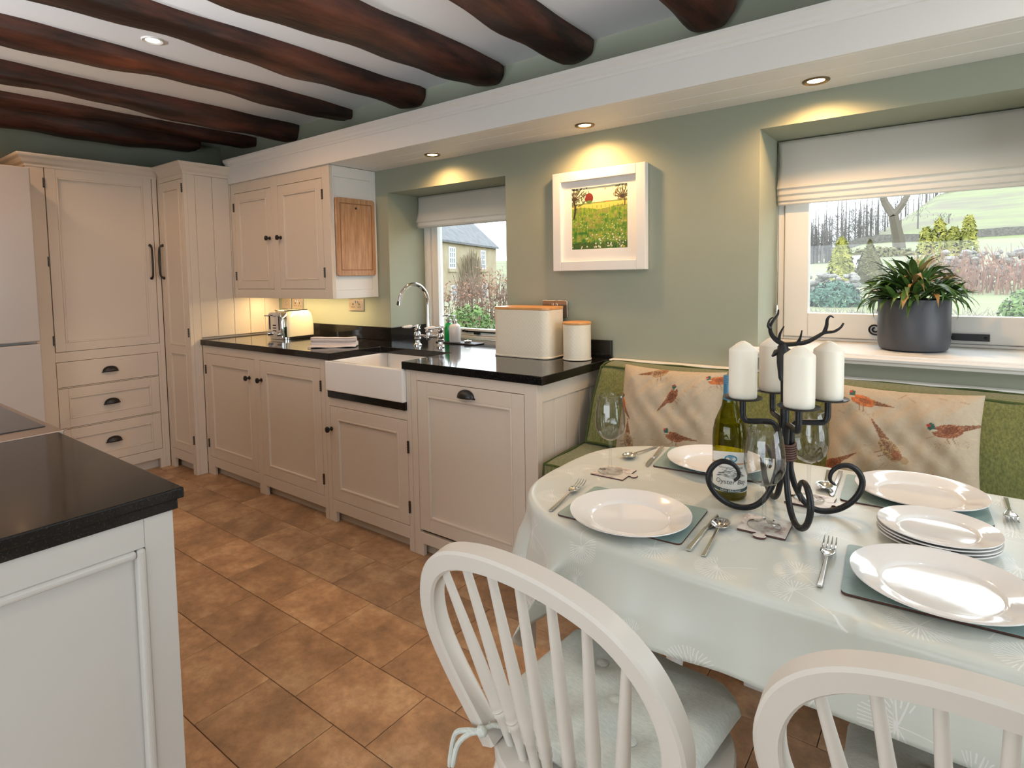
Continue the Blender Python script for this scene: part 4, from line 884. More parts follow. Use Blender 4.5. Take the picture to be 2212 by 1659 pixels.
# cutlery
def fork(label, x, y, rz):
    t = thing('fork', label, 'fork', (x, y, Z0), rz, 'forks')
    mb = MB(); n = 14
    def prof(f): # along handle to neck
        return .0042+.0022*(1-f)**1.2 if f < .8 else .0042
    def hy(f): return .002+.010*math.sin(PI*min(1, max(0, (f-.2)/.8)))**1.0
    vs = []; 
    for i in range(n):
        f = i/(n-1); yy = .118*f; wd = .0052-.0018*f; z = .0015+.0065*f**1.5
        vs += [(-wd, yy, z), (wd, yy, z), (wd*.8, yy, z+.0028), (-wd*.8, yy, z+.0028)]
    fs = [(i*4+k, i*4+(k+1) % 4, (i+1)*4+(k+1) % 4, (i+1)*4+k) for i in range(n-1) for k in range(4)]+[(0, 3, 2, 1), ((n-1)*4, (n-1)*4+1, (n-1)*4+2, (n-1)*4+3)]
    mb.add(vs, fs).build('handle', M['steel'], t, w=False, bevel=.0008)
    hb = MB().grid(9, 9, lambda a, b: ((a*2-1)*(.0035+.0095*min(1, b*1.6)**.8), .115+.040*b, .010-.0035*math.sin(PI*b*.8)+.0022*(a*2-1)**2)); hb.build('head', M['steel'], t, smooth=True, w=False, solid=.0016)
    for k in range(4):
        xx = -.0108+.0072*k
        MB().tube([(xx, .152, .0085), (xx, .170, .0075), (xx, .188, .010), (xx*.97, .203, .016)], [.0019, .0018, .0015, .0008], 6).build('tine', M['steel'], t, smooth=True, w=False)
def knife(label, x, y, rz):
    t = thing('knife', label, 'knife', (x, y, Z0), rz, 'knives')
    MB().prism([(-.0052, 0), (.0052, 0), (.0045, .11), (.0035, .125), (-.0035, .125), (-.0045, .11)], .001, .0065).build('handle', M['steel'], t, w=False, bevel=.0012)
    MB().prism([(-.004, .124), (.004, .124), (.0085, .135), (.0105, .155), (.0105, .175), (.007, .200), (-.001, .216), (-.004, .20)], .0018, .0034).build('blade', M['steel'], t, w=False, bevel=.0006)
def spoon(label, x, y, rz):
    t = thing('spoon', label, 'spoon', (x, y, Z0), rz, 'spoons')
    n = 14; vs = []
    for i in range(n):
        f = i/(n-1); yy = .132*f; wd = .0050-.0020*f; z = .0015+.0075*f**1.5
        vs += [(-wd, yy, z), (wd, yy, z), (wd*.8, yy, z+.0026), (-wd*.8, yy, z+.0026)]
    fs = [(i*4+k, i*4+(k+1) % 4, (i+1)*4+(k+1) % 4, (i+1)*4+k) for i in range(n-1) for k in range(4)]+[(0, 3, 2, 1), ((n-1)*4, (n-1)*4+1, (n-1)*4+2, (n-1)*4+3)]
    MB().add(vs, fs).build('handle', M['steel'], t, w=False, bevel=.0008)
    MB().grid(25, 10, lambda a, b: (.0205*b*math.cos(2*PI*a), .158+.029*b*math.sin(2*PI*a), .0115-.0095*(1-b*b)), True).build('bowl', M['steel'], t, smooth=True, w=False, solid=.0012)
fork('fork left of the near-left dinner plate', 3.270, -1.357, R(7))
fork('fork left of the largest plate at the right front', 3.838, -1.366, R(3))
fork('fork lying at the far right of the table by the bench', 4.128, -.655, R(180))
knife('knife right of the near-left dinner plate', 3.604, -1.366, R(2))
knife('knife left of the plate behind the wine bottle', 3.290, -.712, R(190))
knife('knife behind the candle stand left of the right pillow plate', 3.782, -.665, R(182))
spoon('spoon lying beside the knife at the near-left setting', 3.636, -1.372, R(5))
spoon('spoon left of the knife behind the coaster at the far left', 3.272, -.715, R(172))
spoon('spoon behind the candle stand', 3.752, -.668, R(185))
# coasters: jigsaw shape
def jig():
    o = []; h = .048
    def edge(p, q, tab):
        P, Q = Vector(p), Vector(q); d = (Q-P); nn = Vector((d.y, -d.x)).normalized(); L_ = d.length; d.normalize()
        pts = [P]
        if tab:
            for a_, b_ in ((.40, 0), (.42, .05), (.36, .12), (.38, .19), (.45, .23), (.55, .23), (.62, .19), (.64, .12), (.58, .05), (.60, 0)): pts.append(P+d*L_*a_+nn*L_*b_*tab)
        return pts
    c = [(-h, -h), (h, -h), (h, h), (-h, h)]
    for i, tb in enumerate((1, 0, -1, 0)): o += edge(c[i], c[(i+1) % 4], tb)
    return [(p.x, p.y) for p in o]
JG = jig()
def coaster(label, x, y, rz):
    t = thing('jigsaw_coaster', label, 'coaster', (x, y, Z0), rz, 'jigsaw coasters')
    MB().prism(JG, 0, .0032).build('core', M['cork'], t, w=False); MB().prism([(a*.994, b_*.994) for a, b_ in JG], .0033, .0042).build('map_print', M['coaster'], t, w=False)
coaster('jigsaw-shaped map coaster at the far left of the table', 3.270, -1.022, R(92))
coaster('jigsaw-shaped map coaster in front of the candle stand', 3.700, -1.155, R(2))
coaster('jigsaw-shaped map coaster behind the candle stand', 3.752, -.935, R(88))
def wineglass(label, x, y):
    t = thing('wine_glass', label, 'glass', (x, y, Z0+.0045), 0, 'wine glasses')
    MB().lathe([(0, .001), (.030, .0005), (.0345, .0015), (.034, .003), (.020, .0045), (.008, .009), (.0045, .018), (.0038, .045), (.0040, .075), (.0055, .086), (.0085, .091)], 40)  .build('stem', M['foot'], t, smooth=True, w=False, auto=180)
    MB().lathe([(0, .091), (.011, .0925), (.024, .099), (.036, .113), (.0415, .130), (.0425, .145), (.0412, .165), (.0375, .192), (.0330, .219), (.0323, .2195), (.0319, .218), (.0365, .191), (.0403, .165), (.0415, .145), (.0405, .130), (.035, .1138), (.023, .100), (.010, .0938), (0, .0935)], 48).build('bowl', M['wine'], t, smooth=True, w=False, auto=180)
wineglass('empty wine glass on the far-left coaster', 3.264, -1.030)
wineglass('empty wine glass in front of the candle stand beside the bottle', 3.699, -1.163)
wineglass('empty wine glass behind the candle stand', 3.748, -.936)
# ---------------------------------------------------------------- wine bottle
bx, by = 3.583, -1.012; t = thing('wine_bottle', 'green glass bottle of white wine with blue cap', 'bottle', (bx, by, Z0))
bp = [(0, .004), (.020, .003), (.034, 0), (.0385, .003), (.0405, .010), (.0405, .150), (.0395, .170), (.035, .192), (.027, .212), (.0195, .230), (.0160, .246), (.0152, .262), (.0150, .300)]
MB().lathe(bp, 48).build('glass_body', M['bottle'], t, smooth=True, w=False, auto=180)
MB().lathe([(0, .006), (.0375, .006), (.0385, .012), (.0385, .150), (.0375, .168), (.034, .186), (.032, .190), (0, .190)], 40).build('wine', M['liquid'], t, smooth=True, w=False, auto=60)
M['cap'] = mat('blue_foil_cap', (.075, .22, .36), .35, .3)
mb = MB().lathe([(.0158, .243), (.0162, .246), (.0160, .285), (.0158, .302), (.0150, .305), (0, .305)], 32)
for k in range(4): mb.lathe([(.0158, .284+.0045*k), (.0168, .286+.0045*k), (.0158, .288+.0045*k)], 32)
mb.build('screw_cap', M['cap'], t, smooth=True, w=False)
A0 = math.atan2(-2.516-by, 4.008-bx)+R(4)
def wrap(x, z, off): a = A0+x/.0405; r_ = .0405+off; return (r_*math.cos(a), r_*math.sin(a), z)
def patch(name, poly_fn, nx, nz, off, m, parent): return MB().grid(nx, nz, lambda a, b: wrap(*poly_fn(a, b), off)).build(name, m, parent, smooth=True, w=False, auto=180)
M['lab'] = mat('cream_label_paper', (.80, .79, .74), .6); M['labdk'] = mat('dark_green_label_band', (.045, .085, .085), .6); M['copper'] = mat('copper_foil', (.62, .30, .12), .35, .6); M['labblue'] = mat('blue_label_seal', (.04, .27, .46), .5); M['ink'] = mat('grey_label_ink', (.10, .11, .11), .6)
hw = .054
lab = patch('label', lambda a, b: (-hw+2*hw*a, .022+(.094+.008*math.sin(PI*a))*b), 40, 6, .0005, M['lab'], t)
patch('label_band', lambda a, b: (-hw+2*hw*a, .026+.0085*b-.004*math.sin(PI*a)), 40, 3, .0008, M['labdk'], lab)
patch('label_stripe', lambda a, b: (-hw+2*hw*a, .090+.003*b+.003*math.sin(PI*a)), 40, 2, .0008, M['copper'], lab)
MB().add([wrap(0, .1065, .0009)]+[wrap(.0145*math.cos(2*PI*k/28), .1065+.0095*math.sin(2*PI*k/28), .0009) for k in range(28)], [(0, 1+k, 1+(k+1) % 28) for k in range(28)]).build('label_seal', M['labblue'], lab, w=False)
for k in range(4): patch('label_seal_line', lambda a, b: (-.009+.018*a, .1015+.0032*k+.0009*b), 8, 2, .0012, M['lab'], lab)
rg_ = random.Random(2)
for k in range(9):
    z_ = .060+.0022*k; w_ = .036*(1-.06*k); ph = rg_.uniform(0, 6)
    patch('label_landscape', lambda a, b: (-w_+2*w_*a, z_+.0022*math.sin(a*9+ph)*(1-k*.03)+.0009*b*(1+.6*math.sin(a*23+ph))), 24, 2, .0009, M['ink'], lab)
def text_part(txt, size, x, z, m, parent, shear=0, name='lettering'):
    cu = bpy.data.curves.new('txt', 'FONT'); cu.body = txt; cu.size = size; cu.align_x = 'CENTER'; cu.shear = shear; cu.resolution_u = 3
    o = bpy.data.objects.new('txt', cu); col.objects.link(o); bpy.context.view_layer.update()
    me = o.evaluated_get(bpy.context.evaluated_depsgraph_get()).to_mesh(); vs = [wrap(x+v.co.x, z+v.co.y, .0012) for v in me.vertices]; fs = [tuple(p.vertices) for p in me.polygons]
    bpy.data.objects.remove(o); mb = MB(); mb.add(vs, fs); mb.build(name, m, parent, w=False)
text_part('MARLBOROUGH', .0042, 0, .0920, M['lab'], lab)
text_part('Sauvignon Blanc', .0092, 0, .0815, M['ink'], lab, .3)
text_part('Oyster Bay', .0165, 0, .0435, M['ink'], lab, .18)
text_part('NEW ZEALAND', .0068, 0, .0245, M['lab'], lab)
# ---------------------------------------------------------------- candle stand
cx0, cy0, TH = 3.714, -1.045, 3.639
t = thing('candle_stand', 'black wrought-iron candle stand with stag head and scroll feet', 'candle holder', (cx0, cy0, Z0))
prof = [(.092, .266), (.092, .232), (.089, .220), (.080, .214), (.040, .214), (.026, .211), (.0175, .200), (.0145, .18), (.0135, .13), (.0135, .112), (.016, .095), (.026, .060), (.044, .028), (.066, .0110), (.090, .0068), (.118, .0125), (.145, .030), (.163, .055), (.168, .080), (.158, .103), (.138, .116), (.116, .112), (.102, .098), (.100, .080), (.110, .070)]
def smooth_path(P, n=4):
    out = []
    for i in range(len(P)-1):
        p0, p1, p2, p3 = [Vector(P[max(0, min(len(P)-1, i+k))]) for k in (-1, 0, 1, 2)]
        for j in range(n):
            f = j/n; out.append(.5*((2*p1)+(p2-p0)*f+(2*p0-5*p1+4*p2-p3)*f*f+(3*p1-p0-3*p2+p3)*f**3))
    return out+[Vector(P[-1])]
for k in range(4):
    a = TH+k*PI/2; d_ = (math.cos(a), math.sin(a)); sp_ = smooth_path([(d_[0]*r_, d_[1]*r_, z) for r_, z in prof], 3)
    rad = [.0068 if i < len(sp_)*.80 else .0068-.004*(i-len(sp_)*.80)/(len(sp_)*.20) for i in range(len(sp_))]
    MB().tube(sp_, rad, 10).build('scroll_leg', M['iron'], t, smooth=True, w=False, auto=60)
    MB().lathe([(0, .2655), (.030, .2655), (.040, .2675), (.0435, .2705), (.0425, .2715), (.036, .2690), (0, .2680)], 32, (.092*d_[0], .092*d_[1], 0)).build('drip_pan', M['iron'], t, smooth=True, w=False)
MB().tube([(0, 0, .09), (0, 0, .20), (0, 0, .28), (.0, .0, .315), (-.004, -.003, .345)], [.009, .010, .009, .010, .012], 10).build('stem', M['iron'], t, smooth=True, w=False)
for k in range(7): MB().tube([(.0235*math.cos(2*PI*j/20), .0235*math.sin(2*PI*j/20), .131+.0055*k+.001*math.sin(j)) for j in range(20)], .0030, 6, closed=True).build('leather_wrap', M['leather'], t, smooth=True, w=False)
RT = Vector((.789, .614, 0)); FW = Vector((.614, -.789, 0))   # head faces across the table
def hp(a, z, o=0): p = RT*a+FW*o; return (p.x, p.y, z-Z0)
MB().tube([hp(-.004, 1.150), hp(-.006, 1.142), hp(-.009, 1.125, .006), hp(-.014, 1.105, .014), hp(-.017, 1.088, .020), hp(-.018, 1.074, .024), hp(-.0185, 1.068, .026)], [.006, .0115, .013, .0115, .009, .0085, .006], 12).build('stag_head', M['iron'], t, smooth=True, w=False)
for sg in (1, -1): MB().tube([hp(-.004+.008*sg, 1.136), hp(-.002+.017*sg, 1.129, -.004), hp(-.002+.026*sg, 1.119, -.006)], [.004, .007, .002], 8).build('ear', M['iron'], t, smooth=True, w=False)
def antler(pts, r0, r1):
    sp_ = smooth_path(pts, 4); n = len(sp_); return MB().tube(sp_, [r0+(r1-r0)*i/(n-1) for i in range(n)], 8).build('antler', M['iron'], t, smooth=True, w=False)
antler([hp(-.004, 1.148), hp(.018, 1.149, .006), (hp(.040, 1.154, .016)), hp(.058, 1.166, .024), hp(.072, 1.176, .030), hp(.090, 1.179, .036), hp(.102, 1.188, .040), hp(.107, 1.198, .042)], .0062, .0020)
antler([hp(.070, 1.174, .030), hp(.076, 1.190, .030), hp(.079, 1.206, .028), hp(.087, 1.213, .026), hp(.094, 1.209, .026)], .0048, .0014)
antler([hp(.022, 1.150, .008), hp(.029, 1.162, .008), hp(.034, 1.180, .006)], .0042, .0012)
antler([hp(-.006, 1.148), hp(-.020, 1.158, -.006), hp(-.028, 1.172, -.012), hp(-.027, 1.188, -.018), hp(-.017, 1.203, -.022), hp(-.006, 1.215, -.026), hp(-.004, 1.226, -.028)], .0062, .0018)
antler([hp(-.0275, 1.182, -.014), hp(-.036, 1.190, -.010), hp(-.033, 1.204, -.008), hp(-.026, 1.210, -.006)], .0040, .0012)
antler([hp(-.014, 1.154, -.004), hp(-.013, 1.172, .0), hp(-.006, 1.190, .004)], .0044, .0012)
CL = ['ivory pillar candle on the left arm of the iron stand', 'ivory pillar candle on the arm nearest the camera', 'ivory pillar candle on the right arm of the iron stand', 'ivory pillar candle on the arm farthest from the camera']
for k in range(4):
    a = TH+k*PI/2; t2 = thing('pillar_candle', CL[k], 'candle', (cx0+.092*math.cos(a), cy0+.092*math.sin(a), Z0+.2692), rng.uniform(0, 6), 'pillar candles')
    MB().lathe([(0, 0), (.0290, 0), (.0305, .003), (.0308, .02), (.0310, .110), (.0300, .1135), (.022, .120), (.014, .127), (.008, .1305), (.0045, .1325), (0, .133)], 36).build('wax', M['wax'], t2, smooth=True, w=False, auto=50)
# ================================================================ CHAIRS
def lerp_tab2(x, tab):
    for (a, b_), (c, d) in zip(tab, tab[1:]):
        if x <= c: return b_+(d-b_)*(x-a)/(c-a)
    return tab[-1][1]
def make_chair(label, loc, rz):
    t = thing('spindle_chair', label, 'chair', loc, rz, 'white hoop-back chairs')   # faces +y, seat centre at origin
    sz = .440; n = 40
    ring = []
    for k in range(n):
        a = 2*PI*k/n; c, s = math.cos(a), math.sin(a); wd = .222 if s > 0 else .205
        ring.append((wd*math.copysign(abs(c)**.8, c), .215*math.copysign(abs(s)**.85, s)))
    loft(MB(), [([(p[0]*.93, p[1]*.93) for p in ring], sz-.034), (ring, sz-.022), (ring, sz-.008), ([(p[0]*.985, p[1]*.985) for p in ring], sz-.001), ([(p[0]*.95, p[1]*.95) for p in ring], sz)]).build('seat', M['chair'], t, smooth=True, w=False, auto=30)
    tl_ = .235; y0 = -.165
    def bk(a, s): return (a, y0-s*math.sin(tl_), sz-.004+s*math.cos(tl_))
    half = [(.152, 0), (.184, .065), (.220, .14), (.243, .215), (.241, .285), (.213, .352), (.160, .400), (.085, .424), (0, .431)]
    hs_ = lambda a: lerp_tab2(abs(a), [(0, .431), (.085, .424), (.160, .400), (.213, .352), (.241, .285)])
    pts = [bk(-a, s) for a, s in half]+[bk(a, s) for a, s in half[::-1][1:]]
    sp_ = smooth_path(pts, 5)
    nb = Vector((0, math.cos(tl_), math.sin(tl_)))
    q = .0185; c_ = .0045; sec = [(q, q-c_), (q-c_, q), (-q+c_, q), (-q, q-c_), (-q, -q+c_), (-q+c_, -q), (q-c_, -q), (q, -q+c_)]
    MB().tube(sp_, 1.0, sec=(nb, sec)).build('hoop', M['chair'], t, smooth=True, w=False, auto=40)
    for k in range(7):
        f = (k-3)/3; at = .185*f if abs(f) < .9 else .188*f; ab = .116*f
        at = .186*f
        st = hs_(at)-.006; p0 = Vector(bk(ab, .0)); p0.y += .012-.03*(1-abs(f)); p0.z = sz-.004; p1 = Vector(bk(at, st))
        rs_ = []; ps_ = []
        for i, (g_, r_) in enumerate(((0, .0085), (.10, .0088), (.17, .0098), (.185, .0125), (.20, .0098), (.212, .0125), (.225, .0102), (.24, .0122), (.255, .0110), (.34, .0122), (.50, .0112), (.75, .0090), (1, .0072))): ps_.append(p0.lerp(p1, g_)); rs_.append(r_)
        MB().tube(ps_, rs_, 12).build('spindle', M['chair'], t, smooth=True, w=False, auto=50)
    feet = []
    for sx in (-1, 1):
        for sy in (-1, 1):
            p1 = Vector((sx*.145, sy*.135, sz-.03)); p0 = Vector((sx*.205, sy*.20, 0)); feet.append((p0, p1))
            MB().tube([p0.lerp(p1, g_) for g_ in (0, .1, .25, .3, .33, .6, .85, 1)], [.012, .014, .018, .021, .016, .020, .017, .014], 12).build('leg', M['chair'], t, smooth=True, w=False)
    mid = []
    for sx in (0, 1):
        a, b_ = feet[sx*2][0].lerp(feet[sx*2][1], .38), feet[sx*2+1][0].lerp(feet[sx*2+1][1], .38); mid.append(a.lerp(b_, .5))
        MB().tube([a, a.lerp(b_, .3), a.lerp(b_, .5), a.lerp(b_, .7), b_], [.009, .012, .014, .012, .009], 10).build('stretcher', M['chair'], t, smooth=True, w=False)
    MB().tube([mid[0], mid[0].lerp(mid[1], .5), mid[1]], [.009, .013, .009], 10).build('stretcher', M['chair'], t, smooth=True, w=False)
    return t
def make_pad(label, loc, rz):
    t = thing('seat_pad', label, 'seat pad', loc, rz, 'tufted seat pads')
    W = .198; H2 = .192; B = [(-.075, .075), (.075, .075), (0, 0), (-.075, -.075), (.075, -.075)]; n = 90
    def fn(sg):
        def g(a, b):
            u, v = a*2-1, b*2-1
            x = W*u*(1-.04*(1-v*v))*(1-.06*max(0, -v)); y = H2*v*(1-.04*(1-u*u)); cr = max(0, abs(u)-.7)*max(0, abs(v)-.7); x *= 1-1.6*cr; y *= 1-1.6*cr
            th = .030*(max(0, 1-u**6)*max(0, 1-v**6))**.38
            if sg > 0:
                for bx_, by_ in B: th -= .017*math.exp(-((x-bx_)**2+(y-by_)**2)/.0012)
                th += .0012*math.sin(30*x+10*y)*math.sin(17*y)+.001*math.sin(60*x-25*y)
                return (x, y, .030+th)
            return (x, y, .030-th*.95)
        return g
    MB().grid(n, n, fn(1)).build('top_cover', M['pad'], t, smooth=True, w=False, auto=180); MB().grid(24, 24, fn(-1)).build('under_cover', M['pad'], t, smooth=True, w=False, auto=180)
    for bx_, by_ in B: MB().lathe([(.0125, 0), (.0130, .002), (.010, .0045), (0, .0052)], 18, (bx_, by_, .0440)).build('button', M['pad'], t, smooth=True, w=False)
    for sx in (-1, 1):
        kx, ky = sx*.150, -.205
        tie = smooth_path([(sx*.13, -.185, .03), (sx*.142, -.20, .035), (kx, ky-.012, .033), (kx+sx*.012, ky-.004, .03), (kx, ky+.008, .032)], 4)
        MB().tube(tie, .0045, 8).build('tie', M['pad'], t, smooth=True, w=False); MB().ball((kx, ky-.016, .032), (.012, .010, .010), 12, 8).build('tie_knot', M['pad'], t, smooth=True, w=False)
        for q_ in (0, 1): MB().tube(smooth_path([(kx, ky-.018, .032), (kx+sx*(.018+.012*q_), ky-.030, .026), (kx+sx*(.034+.02*q_), ky-.045+.01*q_, .006), (kx+sx*(.040+.022*q_), ky-.055+.012*q_, -.035-.02*q_)], 4), [.005]*12+[.0035], 8).build('tie_tail', M['pad'], t, smooth=True, w=False)
    return t
c1 = make_chair('white hoop-back chair in the centre foreground', (3.508, -1.530, 0), R(-5))
make_pad('pale sage tufted pad on the chair in the centre foreground', (3.510, -1.507, .4408), R(-5))
c2 = make_chair('white hoop-back chair at the bottom right', (4.072, -1.455, 0), R(0))
make_pad('pale sage tufted pad on the chair at the bottom right', (4.072, -1.432, .4408), R(0))
# ================================================================ OUTDOORS
def sstep(a, b, x): x = min(1, max(0, (x-a)/(b-a))); return x*x*(3-2*x)
def lerp_tab(x, tab):
    for (a, b_), (c, d) in zip(tab, tab[1:]):
        if x <= c: return b_+(d-b_)*(x-a)/(c-a)
    return tab[-1][1]
def ground(x, y):
    hi = lerp_tab(y, [(.4, .50), (3, .66), (6, .80), (10, 1.0), (15, 1.15), (28, 1.45), (40, 2.1), (60, 4.4), (100, 10.0), (160, 19.0), (220, 22)])
    lo = lerp_tab(y, [(.4, .45), (4, .50), (10, -.2), (22, -1.6), (60, -2.2), (110, 1), (220, 8)])
    k = sstep(-14, -1, x-.04*y+1); z = lo*(1-k)+hi*k
    return z+.03*max(0, y-30)*sstep(-5, 60, x-.02*y)*.9+.06*math.sin(x*.7+y*.3)*sstep(4, 20, y)
ys = [.43, 1, 2, 3, 4, 5, 6, 7.5, 9, 11, 13, 16, 20, 25, 30, 36, 42, 50, 60, 72, 86, 100, 116, 134, 152, 170, 195, 220]
mb = MB(); nx_ = 70; vs = []
for y in ys:
    for i in range(nx_): x = (i/(nx_-1)-.5)*2; x = (abs(x)**1.6)*math.copysign(1, x)*(22+y*1.1)+1.5-.25*y; vs.append((x, y, ground(x, y)))
mb.add(vs, [(j*nx_+i, j*nx_+i+1, (j+1)*nx_+i+1, (j+1)*nx_+i) for j in range(len(ys)-1) for i in range(nx_-1)])
gnd = mb.build('garden_ground', M['grass'], smooth=True, auto=180); struct(gnd)
M['bounce'] = mat('pale_bounce_surface', (.80, .79, .76), .9); pt = MB().box(XR+.12, 30, -25, .42, -.06, -.02).box(-20, XR+.12, -25, YF-.12, -.06, -.02).build('added_bounce_ground', M['bounce']); struct(pt)  # unseen ground, made pale to bounce daylight up to the ceiling
def foliage(rg, n, shape, size, asp=1.6):
    mb = MB()
    for _ in range(n):
        p, nn = shape(rg); s_ = size*rg.uniform(.6, 1.3); a = Vector((rg.gauss(0, 1), rg.gauss(0, 1), rg.gauss(0, 1))).normalized()
        if nn is not None: a = (a*.7+Vector(nn)).normalized()
        b_ = a.orthogonal().normalized(); b_ = Matrix.Rotation(rg.uniform(0, 6.28), 3, a) @ b_; c = a.cross(b_); P = Vector(p)
        mb.add([P-b_*s_*asp, P-c*s_*.6, P+b_*s_*asp, P+c*s_*.6], [(0, 1, 2, 3)])
    return mb
def plant(name, label, cat, loc, parts, group=None):
    t = thing(name, label, cat, loc, 0, group)
    for nm, mb, m in parts:
        o = mb.build(nm, m, t, w=False)
        if nm != 'trunk': o['kind'] = 'stuff'
    return t
M['bark'] = mat('grey_bark', (0.120, 0.102, 0.078), .9); M['twig'] = mat('brown_twigs', (0.180, 0.120, 0.090), .9); M['beech'] = mat('dry_beech_leaves', (0.186, 0.081, 0.050), .8, c2=(0.341, 0.198, 0.136), vs=9)
M['gold'] = mat('golden_conifer', (0.128, 0.143, 0.022), .8, c2=(0.300, 0.277, 0.053), vs=5); M['yew'] = mat('brown_green_yew', (0.096, 0.084, 0.030), .85, c2=(0.144, 0.132, 0.048), vs=6); M['bluegreen'] = mat('blue_green_shrub', (0.035, 0.091, 0.063), .8, c2=(0.077, 0.161, 0.105), vs=5)
M['shrub'] = mat('bright_green_shrub', (0.063, 0.133, 0.028), .8, c2=(0.168, 0.252, 0.077), vs=6); M['stone'] = mat('grey_field_stone', (0.150, 0.140, 0.125), .95, c2=(0.250, 0.235, 0.215), vs=8, rnd=.25, bump=.4, bs=30); M['rustw'] = mat('red_brown_stems', (0.180, 0.078, 0.048), .9, c2=(0.276, 0.156, 0.108), vs=7)
M['wood'] = mat('grey_winter_woodland', (0.105, 0.096, 0.091), .95, c2=(0.160, 0.149, 0.140), vs=1.2)
rg = random.Random(21)
# beech hedge in front of the sink window
def hedge_shape(r):
    x = r.uniform(-1.55, .35); z = r.random()**1.3; top = .62+.10*math.sin(x*6)+.06*math.sin(x*13)+.12*sstep(-.4, .1, x); return (x, r.uniform(-.25, .35), z*top), None
tw = MB()
for k in range(150):
    x = rg.uniform(-1.5, .3); y = rg.uniform(-.2, .3); h = rg.uniform(.35, .72); dx = rg.uniform(-.1, .1); tw.tube([(x, y, -.05), (x+dx*.5, y, h*.5), (x+dx, y+rg.uniform(-.05, .05), h)], [.006, .004, .0015], 4)
    for q in range(3): f = rg.uniform(.3, .9); tw.tube([(x+dx*f, y, h*f), (x+dx*f+rg.uniform(-.12, .12), y+rg.uniform(-.06, .06), h*f+rg.uniform(.02, .14))], [.003, .001], 4)
plant('beech_hedge', 'brown-leaved beech hedge outside the sink window', 'hedge', (0, 3.6, ground(0, 3.6)), [('leaves', foliage(rg, 2600, hedge_shape, .016), M['beech']), ('twigs', tw, M['twig'])])
def blob(rx, ry, rz, flat=1):
    def f(r):
        a = r.uniform(0, 2*PI); u = r.uniform(-.3, 1); s = math.sqrt(max(0, 1-u*u)); k = r.uniform(.72, 1); return (rx*s*math.cos(a)*k, ry*s*math.sin(a)*k, rz*(u*k+.3)/1.3), (s*math.cos(a), s*math.sin(a), u)
    return f
plant('garden_shrub', 'green shrub low down outside the sink window', 'shrub', (-.30, 2.6, ground(-.3, 2.6)-.05), [('leaves', foliage(rg, 900, blob(.34, .25, .42), .020), M['shrub'])])
# far house
hL = Vector((-26.6, 30.5, 0)); hd = Vector((-5.36, 14.0, 0)); HL = hd.length; hd.normalize(); hn = Vector((hd.y, -hd.x, 0))
t = thing('stone_house', 'pale stone house with slate roof beyond the hedge', 'house', hL); z0h, zE = -1.8, 4.08
def HP(a, b_, c): p = hd*a+hn*c; return (p.x, p.y, b_)     # a along front, b height, c outwards
M['hstone'] = mat('pale_honey_stone', (0.290, 0.230, 0.140), .95, c2=(0.350, 0.300, 0.210), vs=.7, bump=.2, bs=4); M['slate_roof'] = mat('grey_slate_roof', (0.090, 0.093, 0.102), .8, c2=(0.136, 0.140, 0.149), vs=1.5); M['hwin'] = mat('white_house_window', (0.560, 0.560, 0.560), .5); M['hglass'] = mat('dark_house_glass', (.20, .22, .24), .15)
mb = MB(lambda p: HP(*p)); mb.box(0, HL, z0h, zE, -6.4, 0); mb.add([(0, zE, 0), (0, zE, -6.4), (0, zE+3, -3.2), (HL, zE, 0), (HL, zE, -6.4), (HL, zE+3, -3.2)], [(0, 1, 2), (3, 5, 4)]); mb.build('stone_wall', M['hstone'], t, w=False)
mb = MB(lambda p: HP(*p))
for sg in (0, 1):
    c0, c1 = (.25, -3.2) if sg == 0 else (-6.65, -3.2)
    mb.add([(-.25, zE-.15, c0), (HL+.25, zE-.15, c0), (HL+.25, zE+3.1, c1), (-.25, zE+3.1, c1), (-.25, zE+.02, c0), (HL+.25, zE+.02, c0), (HL+.25, zE+3.28, c1), (-.25, zE+3.28, c1)], [(0, 1, 2, 3), (4, 5, 6, 7), (0, 1, 5, 4), (1, 2, 6, 5), (2, 3, 7, 6), (3, 0, 4, 7)])
rf = mb.build('slate_roof', M['slate_roof'], t, w=False); MB(lambda p: HP(*p)).box(HL-1.2, HL-.2, zE+2.6, zE+4.4, -3.7, -2.7).build('chimney', M['hstone'], rf, w=False)
for a, b0, b1 in ((2.5, 1.9, 3.65), (10.6, 1.9, 3.65), (2.9, -1.3, .6), (6.2, -1.6, .7), (10.9, -1.3, .6)):
    wn = MB(lambda p: HP(*p)); 
    for q in ((a-.75, a-.6, b0, b1), (a+.6, a+.75, b0, b1), (a-.6, a+.6, b0, b0+.12), (a-.6, a+.6, b1-.12, b1), (a-.24, a-.16, b0, b1), (a+.16, a+.24, b0, b1), (a-.6, a+.6, (b0+b1)/2-.05, (b0+b1)/2+.05), (a-.6, a+.6, b0*.25+b1*.75-.035, b0*.25+b1*.75+.035), (a-.6, a+.6, b0*.75+b1*.25-.035, b0*.75+b1*.25+.035)): wn.box(*q, -.05, .06)
    wo = wn.build('window', M['hwin'], t, w=False); MB(lambda p: HP(*p)).box(a-.6, a+.6, b0, b1, -.04, .02).build('pane', M['hglass'], wo, w=False)
    MB(lambda p: HP(*p)).box(a-.95, a+.95, b0-.25, b0, 0, .12).build('stone_sill', M['hstone'], t, w=False)
